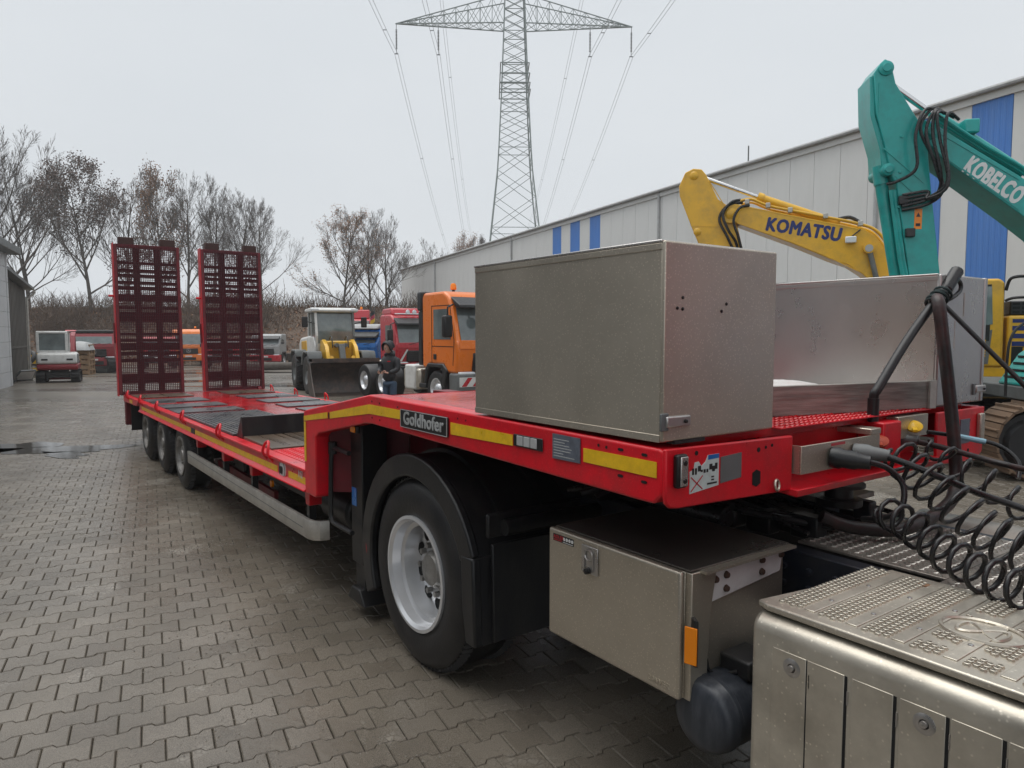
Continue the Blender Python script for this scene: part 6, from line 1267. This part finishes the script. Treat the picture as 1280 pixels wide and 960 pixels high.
tree('a', 330, 78, 11.4, 2.6, 'rounded leafless tree just past the edge of the second ramp', sxy=.95)
tree('e', 429, 66, 9.6, 1.9, 'rusty brown leaved tree standing alone beyond the loader', 'leafy winter trees', zb=2.6, sxy=1.1)
tree('a', 466, 68, 10.2, .9, 'leafless tree beside the rusty brown one, above the blue cab', zb=2.4)
tree('b', 486, 72, 10.0, 3.6, 'leafless tree next to the far end of the warehouse', zb=2.2)
tree('c', 508, 100, 10.0, 3.3, 'small leafless tree peeping over the far warehouse end', zb=2.2, sxy=.8)
tree('b', 540, 130, 15.0, .2, 'distant leafless tree behind the warehouse roof', zb=2.0)
tree('e', 578, 125, 15.5, 2.2, 'distant brown-leaved tree behind the warehouse roof', 'leafy winter trees', zb=2.0, sxy=.8)
tree('d', 600, 130, 15.0, 4.4, 'distant dark brown tree next to the pylon foot', 'leafy winter trees', zb=2.0, sxy=.6)
# undergrowth: leafless shrubs along the crest
g7 = random.Random(77); sb_ = []
for s_ in (81, 82, 83):
    B = M(); gg = random.Random(s_)
    for k in range(46):
        p = V((gg.gauss(0, .6), gg.gauss(0, .6), 0)); d = V((gg.gauss(0, .35), gg.gauss(0, .35), 1)).normalized(); pts = [p]
        for q_ in range(5): d = (d+V((gg.gauss(0, .12), gg.gauss(0, .12), .02))).normalized(); pts.append(pts[-1]+d*gg.uniform(.5, .85))
        B.tube(pts, [.034, .030, .026, .021, .016, .011], 3, cap=False)
        for q_ in range(9):
            i = gg.randint(1, 5); dd = V((gg.gauss(0, .6), gg.gauss(0, .6), .7)).normalized(); l = gg.uniform(.4, 1.2); m1 = pts[i]+dd*l*.5; B.tube([pts[i], m1, m1+(dd+V((gg.gauss(0, .3), gg.gauss(0, .3), .1)))*l*.5], [.014, .011, .008], 3, cap=False)
    sb_.append(B.mesh('stems', m_brush, 0))
for i in range(64):
    u = -30+i*8.1+g7.uniform(-5, 5); D = g7.uniform(66, 76); p = FH*D+RT*((u-640)/890*D); s_ = root('leafless_shrub', 'leafless multi-stemmed shrub in the thicket on the bank crest', 'shrub', (p.x, p.y, bank_z(D-61)*(.85 if u > 330 else 1)-.25), g7.uniform(0, 6), 'leafless shrubs along the bank crest'); k = g7.uniform(.7, 1.6)*(1.0 if u < 340 else .8); s_.scale = (k, k, k*g7.uniform(.8, 1.15)); link('stems', g7.choice(sb_), s_)
# ================================================================== rain-laden air
hz = M(); c_ = FH*190; hz.box(-520, 520, -520, 520, -2.2, 64); hz.xf(Matrix.Translation(c_) @ Matrix.Rotation(atan2(FH.y, FH.x), 4, 'Z'))
m_hz = bpy.data.materials.new('haze'); m_hz.use_nodes = True; n_ = m_hz.node_tree; n_.nodes.clear(); ou = n_.nodes.new('ShaderNodeOutputMaterial'); pv = n_.nodes.new('ShaderNodeVolumePrincipled')
pv.inputs['Color'].default_value = (.93, .95, .97, 1); pv.inputs['Density'].default_value = .0008; pv.inputs['Anisotropy'].default_value = .2; n_.links.new(pv.outputs[0], ou.inputs['Volume'])
hz.obj('haze', m_hz, smooth=0, kind='stuff', label='thin grey rain haze filling the air', category='haze')
SC.cycles.volume_bounces = 1
# ================================================================== person on the phone
def skin(name, verts, edges, radii, m_, parent, sub=2, rootv=0, bumpy=None):
    me = bpy.data.meshes.new(name); me.from_pydata(verts, edges, []); o = bpy.data.objects.new(name, me); COL.objects.link(o); o.parent = parent
    md = o.modifiers.new('skin', 'SKIN'); md.use_smooth_shade = True; md.branch_smoothing = .6
    for i, v in enumerate(me.skin_vertices[0].data if me.skin_vertices else []): pass
    if not me.skin_vertices:
        bm = bmesh.new(); bm.from_mesh(me); bm.verts.layers.skin.verify(); bm.to_mesh(me); bm.free()
    for i, v in enumerate(me.skin_vertices[0].data):
        r = radii[i]; v.radius = r if isinstance(r, tuple) else (r, r); v.use_root = (i == rootv)
    s = o.modifiers.new('sub', 'SUBSURF'); s.levels = sub; s.render_levels = sub
    me.materials.append(m_); return o
pp = FH*15.4+RT*((487-640)/890*15.4); zp = gz(pp.x, pp.y)
pe = root('person', 'person in dark hooded jacket and blue jeans looking down at a phone', 'person', (pp.x, pp.y, zp), atan2(-FH.y, -FH.x)+R(-28))
# local: x forward (towards the camera), y left, z up; about 1.68 m tall with the head bent forward
hd = [(0, .0, .92), (.01, 0, 1.06), (.0, 0, 1.22), (-.015, 0, 1.36), (-.01, 0, 1.44), (.02, 0, 1.50),
      (-.01, .19, 1.37), (.02, .235, 1.12), (.20, .15, 1.06), (-.01, -.19, 1.37), (.02, -.235, 1.12), (.20, -.13, 1.06),
      (.0, .095, .80), (.0, -.095, .80), (.0, .10, .72), (.0, -.10, .72)]
ed = [(0, 1), (1, 2), (2, 3), (3, 4), (4, 5), (3, 6), (6, 7), (7, 8), (3, 9), (9, 10), (10, 11), (0, 12), (0, 13), (12, 14), (13, 15)]
rd = [(.165, .135), (.165, .14), (.175, .145), (.165, .13), (.085, .085), (.06, .07), .085, .07, .048, .085, .07, .048, .10, .10, .075, .075]
bod = skin('jacket', hd[:12]+[(0, .07, .84), (0, -.07, .84)], ed[:11]+[(0, 12), (0, 13)], rd[:12]+[.12, .12], m_jacket, pe)
legs = skin('jeans', [(0, 0, .88), (0, .09, .80), (.015, .10, .46), (-.02, .11, .09), (0, -.09, .80), (.015, -.10, .46), (-.02, -.11, .09)], [(0, 1), (1, 2), (2, 3), (0, 4), (4, 5), (5, 6)], [.115, .09, .068, .055, .09, .068, .055], m_jeans, pe)
for s in (1, -1):
    skin('shoe', [(-.05, s*.11, .05), (.06, s*.115, .045), (.15, s*.125, .04)], [(0, 1), (1, 2)], [.05, .05, .042], m_black, pe)
# head with face, hood
hx_, hz_ = .055, 1.585
hm = M(); n1, n2 = 18, 14
for i in range(n2+1):
    th_ = pi*i/n2
    for j in range(n1):
        ph_ = 2*pi*j/n1; x = cos(ph_)*sin(th_); y = sin(ph_)*sin(th_); z = cos(th_); jaw = 1-.28*max(0, -z)**1.3
        X_ = .098*x*jaw+(.012 if x > 0 and z < -.3 else 0); Y_ = .076*y*jaw; Z_ = .118*z
        if abs(y) < .22 and x > .8 and -.25 < z < .12: X_ += .020*(1-abs(y)/.22)
        if .12 < abs(y) < .5 and x > .7 and 0 < z < .25: X_ -= .010
        hm.v.append((X_, Y_, Z_))
for i in range(n2):
    for j in range(n1): hm.f.append((i*n1+j, i*n1+(j+1) % n1, (i+1)*n1+(j+1) % n1, (i+1)*n1+j))
tilt_ = Matrix.Translation((hx_, 0, hz_)) @ Matrix.Rotation(R(24), 4, 'Y'); hm.xf(tilt_); hdo = hm.obj('head', m_skin, pe, smooth=60)
def hp(x, y, z): return tilt_ @ V((x, y, z))
for s in (-1, 1):
    M().ball(hp(.086, s*.030, .018), .011, 8).obj('eye', m_white, hdo); M().bar(hp(.096, s*.014, .040), hp(.088, s*.048, .040), .010, .008).obj('eyebrow', m_bark, hdo)
    M().ball(hp(.0, s*.076, .0), .022, 8, 1.3).obj('ear', m_skin, hdo)
M().bar(hp(.090, -.022, -.058), hp(.090, .022, -.058), .010, .010).obj('mouth', mat('lips', (.38, .14, .11), .5), hdo)
ho = M()
for i in range(11):
    a = -pi*.12+i*pi*1.0/10*.92
    for j in range(13):
        b_ = -pi/2*1.12+j*pi*1.12/12; r_ = .128+.010*sin(3*a)
        ho.v.append(tuple(tilt_ @ V((-.012+.072*cos(a)*0+.118*(cos(pi*.5-a*.0)*0+ (1 if False else 0)) + (.085-.20*(i/10)), r_*.93*sin(b_)*(1-.25*(i/10)**2), .02+r_*1.12*cos(b_)*(1-.30*(i/10)**2)-(0.03 if abs(b_) > 1.3 else 0)))))
for i in range(10):
    for j in range(12): ho.f.append((i*13+j, i*13+j+1, (i+1)*13+j+1, (i+1)*13+j))
hoo = ho.obj('hood', m_jacket, pe, smooth=60); sm_ = hoo.modifiers.new('s', 'SOLIDIFY'); sm_.thickness = .014
skin('hood_collar', [(-.07, .10, 1.45), (-.09, 0, 1.50), (-.07, -.10, 1.45), (.04, .09, 1.43), (.04, -.09, 1.43)], [(1, 0), (1, 2), (0, 3), (2, 4)], [.055, .065, .055, .045, .045], m_jacket, pe)
# hands round a phone
for s in (1, -1):
    base = V((.215, s*.135, 1.055)); v = [tuple(base), tuple(base+V((.045, -s*.040, .012))), tuple(base+V((.075, -s*.065, .022)))]; e = [(0, 1), (1, 2)]; r = [.024, (.032, .018), (.026, .015)]
    palm = skin('hand', v, e, r, m_skin, pe)
    for k in range(4):
        f0 = base+V((.082+.004*k, -s*(.050+.010*k), .034-.016*k)); f1 = f0+V((.022, -s*.030, .006)); f2 = f1+V((-.010, -s*.022*(1 if k < 3 else .8), .010)); skin('finger', [tuple(f0), tuple(f1), tuple(f2)], [(0, 1), (1, 2)], [.0095, .009, .008], m_skin, palm, sub=1)
    t0 = base+V((.04, -s*.030, .030)); skin('thumb', [tuple(t0), tuple(t0+V((.025, -s*.025, .022))), tuple(t0+V((.032, -s*.050, .024)))], [(0, 1), (1, 2)], [.012, .011, .009], m_skin, palm, sub=1)
ch = M().box(.155, .16, .02, .10, 1.29, 1.315)
M().prism([(.06, 1.290), (.13, 1.295), (.125, 1.315), (.05, 1.31)], 'x', .142, .150).obj('chest_print', m_redlens, pe)
ph = M().box(-.035, .035, -.075, .075, -.004, .004).xf(Matrix.Translation(pp+V((0, 0, zp))) @ Matrix.Rotation(pe.rotation_euler.z, 4, 'Z') @ Matrix.Translation((.30, .0, 1.098)) @ Matrix.Rotation(R(-20), 4, 'Y'))
ph.obj('phone', m_black, bevel=.003, label='small dark phone held in both hands of the person', category='phone')
# ================================================================== odds and ends round the yard
def at_(u, D, z=0): p = FH*D+RT*((u-640)/890*D); return V((p.x, p.y, gz(p.x, p.y)+z))
m_pal = mat('raw_pallet_wood', (.34, .22, .13), .7, var=.2, vs=3)
for k in range(6):
    b = at_(103, 41.0); p = root('wood_pallet', ['lowest', 'second', 'third', 'fourth', 'fifth', 'topmost'][k]+' wood pallet in the stack beside the mini excavator', 'pallet', (b.x, b.y, b.z+k*.29), R(-20+3*(k % 2)), 'stacked wood pallets'); p.scale = (1, 1, 2.0)
    for i in range(6): M().box(-.6, .6, -.5+i*.18, -.40+i*.18, .122, .144).obj('deck_board', m_pal, p)
    for x in (-.52, 0, .52): M().box(x-.07, x+.07, -.5, .5, .022, .122).obj('bearer', m_pal, p)
    for i in (-.45, 0, .45): M().box(-.6, .6, i-.05, i+.05, 0, .022).obj('bottom_board', m_pal, p)
b = at_(101, 40.8); cv = M(); 
for i in range(9):
    for j in range(9): cv.v.append((-.72+i*.18, -.62+j*.155, 1.76+.16*(1-((i-4)/4)**2)*(1-((j-4)/4)**2)-(.35 if i in (0, 8) or j in (0, 8) else 0)))
for i in range(8):
    for j in range(8): cv.f.append((i*9+j, (i+1)*9+j, (i+1)*9+j+1, i*9+j+1))
cv.xf(Matrix.Translation(b) @ Matrix.Rotation(R(-20), 4, 'Z')); cv.obj('grey_tarp', m_lightgrey, label='grey sheet laid over the top of the pallet stack', category='tarp', smooth=60)
b = at_(45, 42); yb = root('yellow_bin', 'yellow lidded bin behind the mini excavator', 'bin', tuple(b), R(10)); M().prism([(-.42, .1), (.42, .1), (.5, 1.05), (-.5, 1.05)], 'y', -.45, .45).obj('bin_body', m_yel, yb, bevel=.04); M().prism([(-.54, 1.05), (.54, 1.05), (.5, 1.16), (-.5, 1.2)], 'y', -.5, .5).obj('bin_lid', m_yel, yb, bevel=.03)
for s in (-1, 1): M().cyl((-.4, s*.42, .1), (-.4, s*.36, .1), .1, 12).obj('bin_wheel', m_tyre, yb)
b = at_(36, 41); M().torus(b+V((0, 0, .95)), (.5, -.6, .5), .36, .13, 24, 10).obj('old_tyre', m_tyre, label='worn tyre lying on the scrap heap by the shed', category='tyre')
rgs = random.Random(19)
for k in range(9):
    b = at_(30+rgs.uniform(-6, 12), 39+rgs.uniform(-1.5, 2)); M().box(-rgs.uniform(.5, 1.1), rgs.uniform(.5, 1.1), -.12, .12, 0, rgs.uniform(.08, .2)).xf(Matrix.Translation(b+V((0, 0, .06+k*.085))) @ Matrix.Rotation(rgs.uniform(-.6, .6), 4, 'Z') @ Matrix.Rotation(rgs.uniform(-.10, .10), 4, 'Y')).obj('scrap_beam', rgs.choice([m_wood, m_grey, m_pal, m_bkt]), bevel=.01, label=['short dark beam', 'long grey beam', 'raw timber', 'rusty beam', 'dull metal bar', 'thin grey slat', 'thick worn timber', 'brown plank', 'flat dark plate'][k]+' in the scrap heap behind the tilted white sheet', category='scrap beam', group='scrap heap by the shed')
b = at_(25, 33.5); fp = root('framed_sheet', 'white framed sheet lying tilted against the hall corner', 'sheet', tuple(b), R(-30))
M().prism([(-.85, .02), (.75, .10), (.70, .62), (-.55, .60)], 'y', -.03, .03).xf(Matrix.Rotation(R(-38), 4, 'X')).obj('sheet', m_white, fp, bevel=.01); fm = M()
for a, c in (((-.85, 0, .02), (.75, 0, .10)), ((.75, 0, .10), (.70, 0, .62)), ((.70, 0, .62), (-.55, 0, .60)), ((-.55, 0, .60), (-.85, 0, .02))): fm.bar(a, c, .07, .06)
fm.xf(Matrix.Rotation(R(-38), 4, 'X')).obj('sheet_frame', m_grey, fp)
b = at_(15, 31); M().tube([b+V((0, 0, 0)), b+V((-.25, -.1, 1.9))], .03, 8).obj('leaning_pole', m_grey, label='thin grey pole leaning on the hall corner', category='pole')
# machine between ramps and loader: small dark implements and flag
b = at_(130, 44); im = root('tracked_implement', 'dark implement with rubber belt in front of the dark red truck', 'implement', tuple(b), R(20)); track(im, -1.1, 1.1, 0, .5, .9, m_tyre, 30); M().box(-.5, .5, -.4, .4, .8, 1.3).obj('implement_frame', m_black, im, bevel=.05)
b = at_(342, 47); lp = root('timber_logs', 'dark felled log lying along the foot of the bank', 'log', tuple(b), R(60)); M().cyl((-3, 0, .3), (3, .4, .32), .3, 14, .24).obj('log_trunk', m_bark, lp, bevel=.02)
b = at_(469, 36.5); fl_ = root('flag', 'black red and gold flag on a short pole above the blue cab', 'flag', (b.x, b.y, b.z), R(-40)); M().cyl((0, 0, 0), (0, 0, 3.6), .03, 8).obj('flag_pole', m_grey, fl_)
for k, m_ in enumerate((m_black, m_cred, m_yel)):
    f_ = M()
    for i in range(7):
        for j in range(2): f_.v.append((i*.14, .06*sin(i*1.1), 3.55-k*.2-j*.2-i*.06))
    for i in range(6): f_.f.append((i*2, i*2+1, i*2+3, i*2+2))
    f_.obj('flag_band', m_, fl_, smooth=60)
for o in bpy.data.objects:
    if '_w' in o: del o['_w']
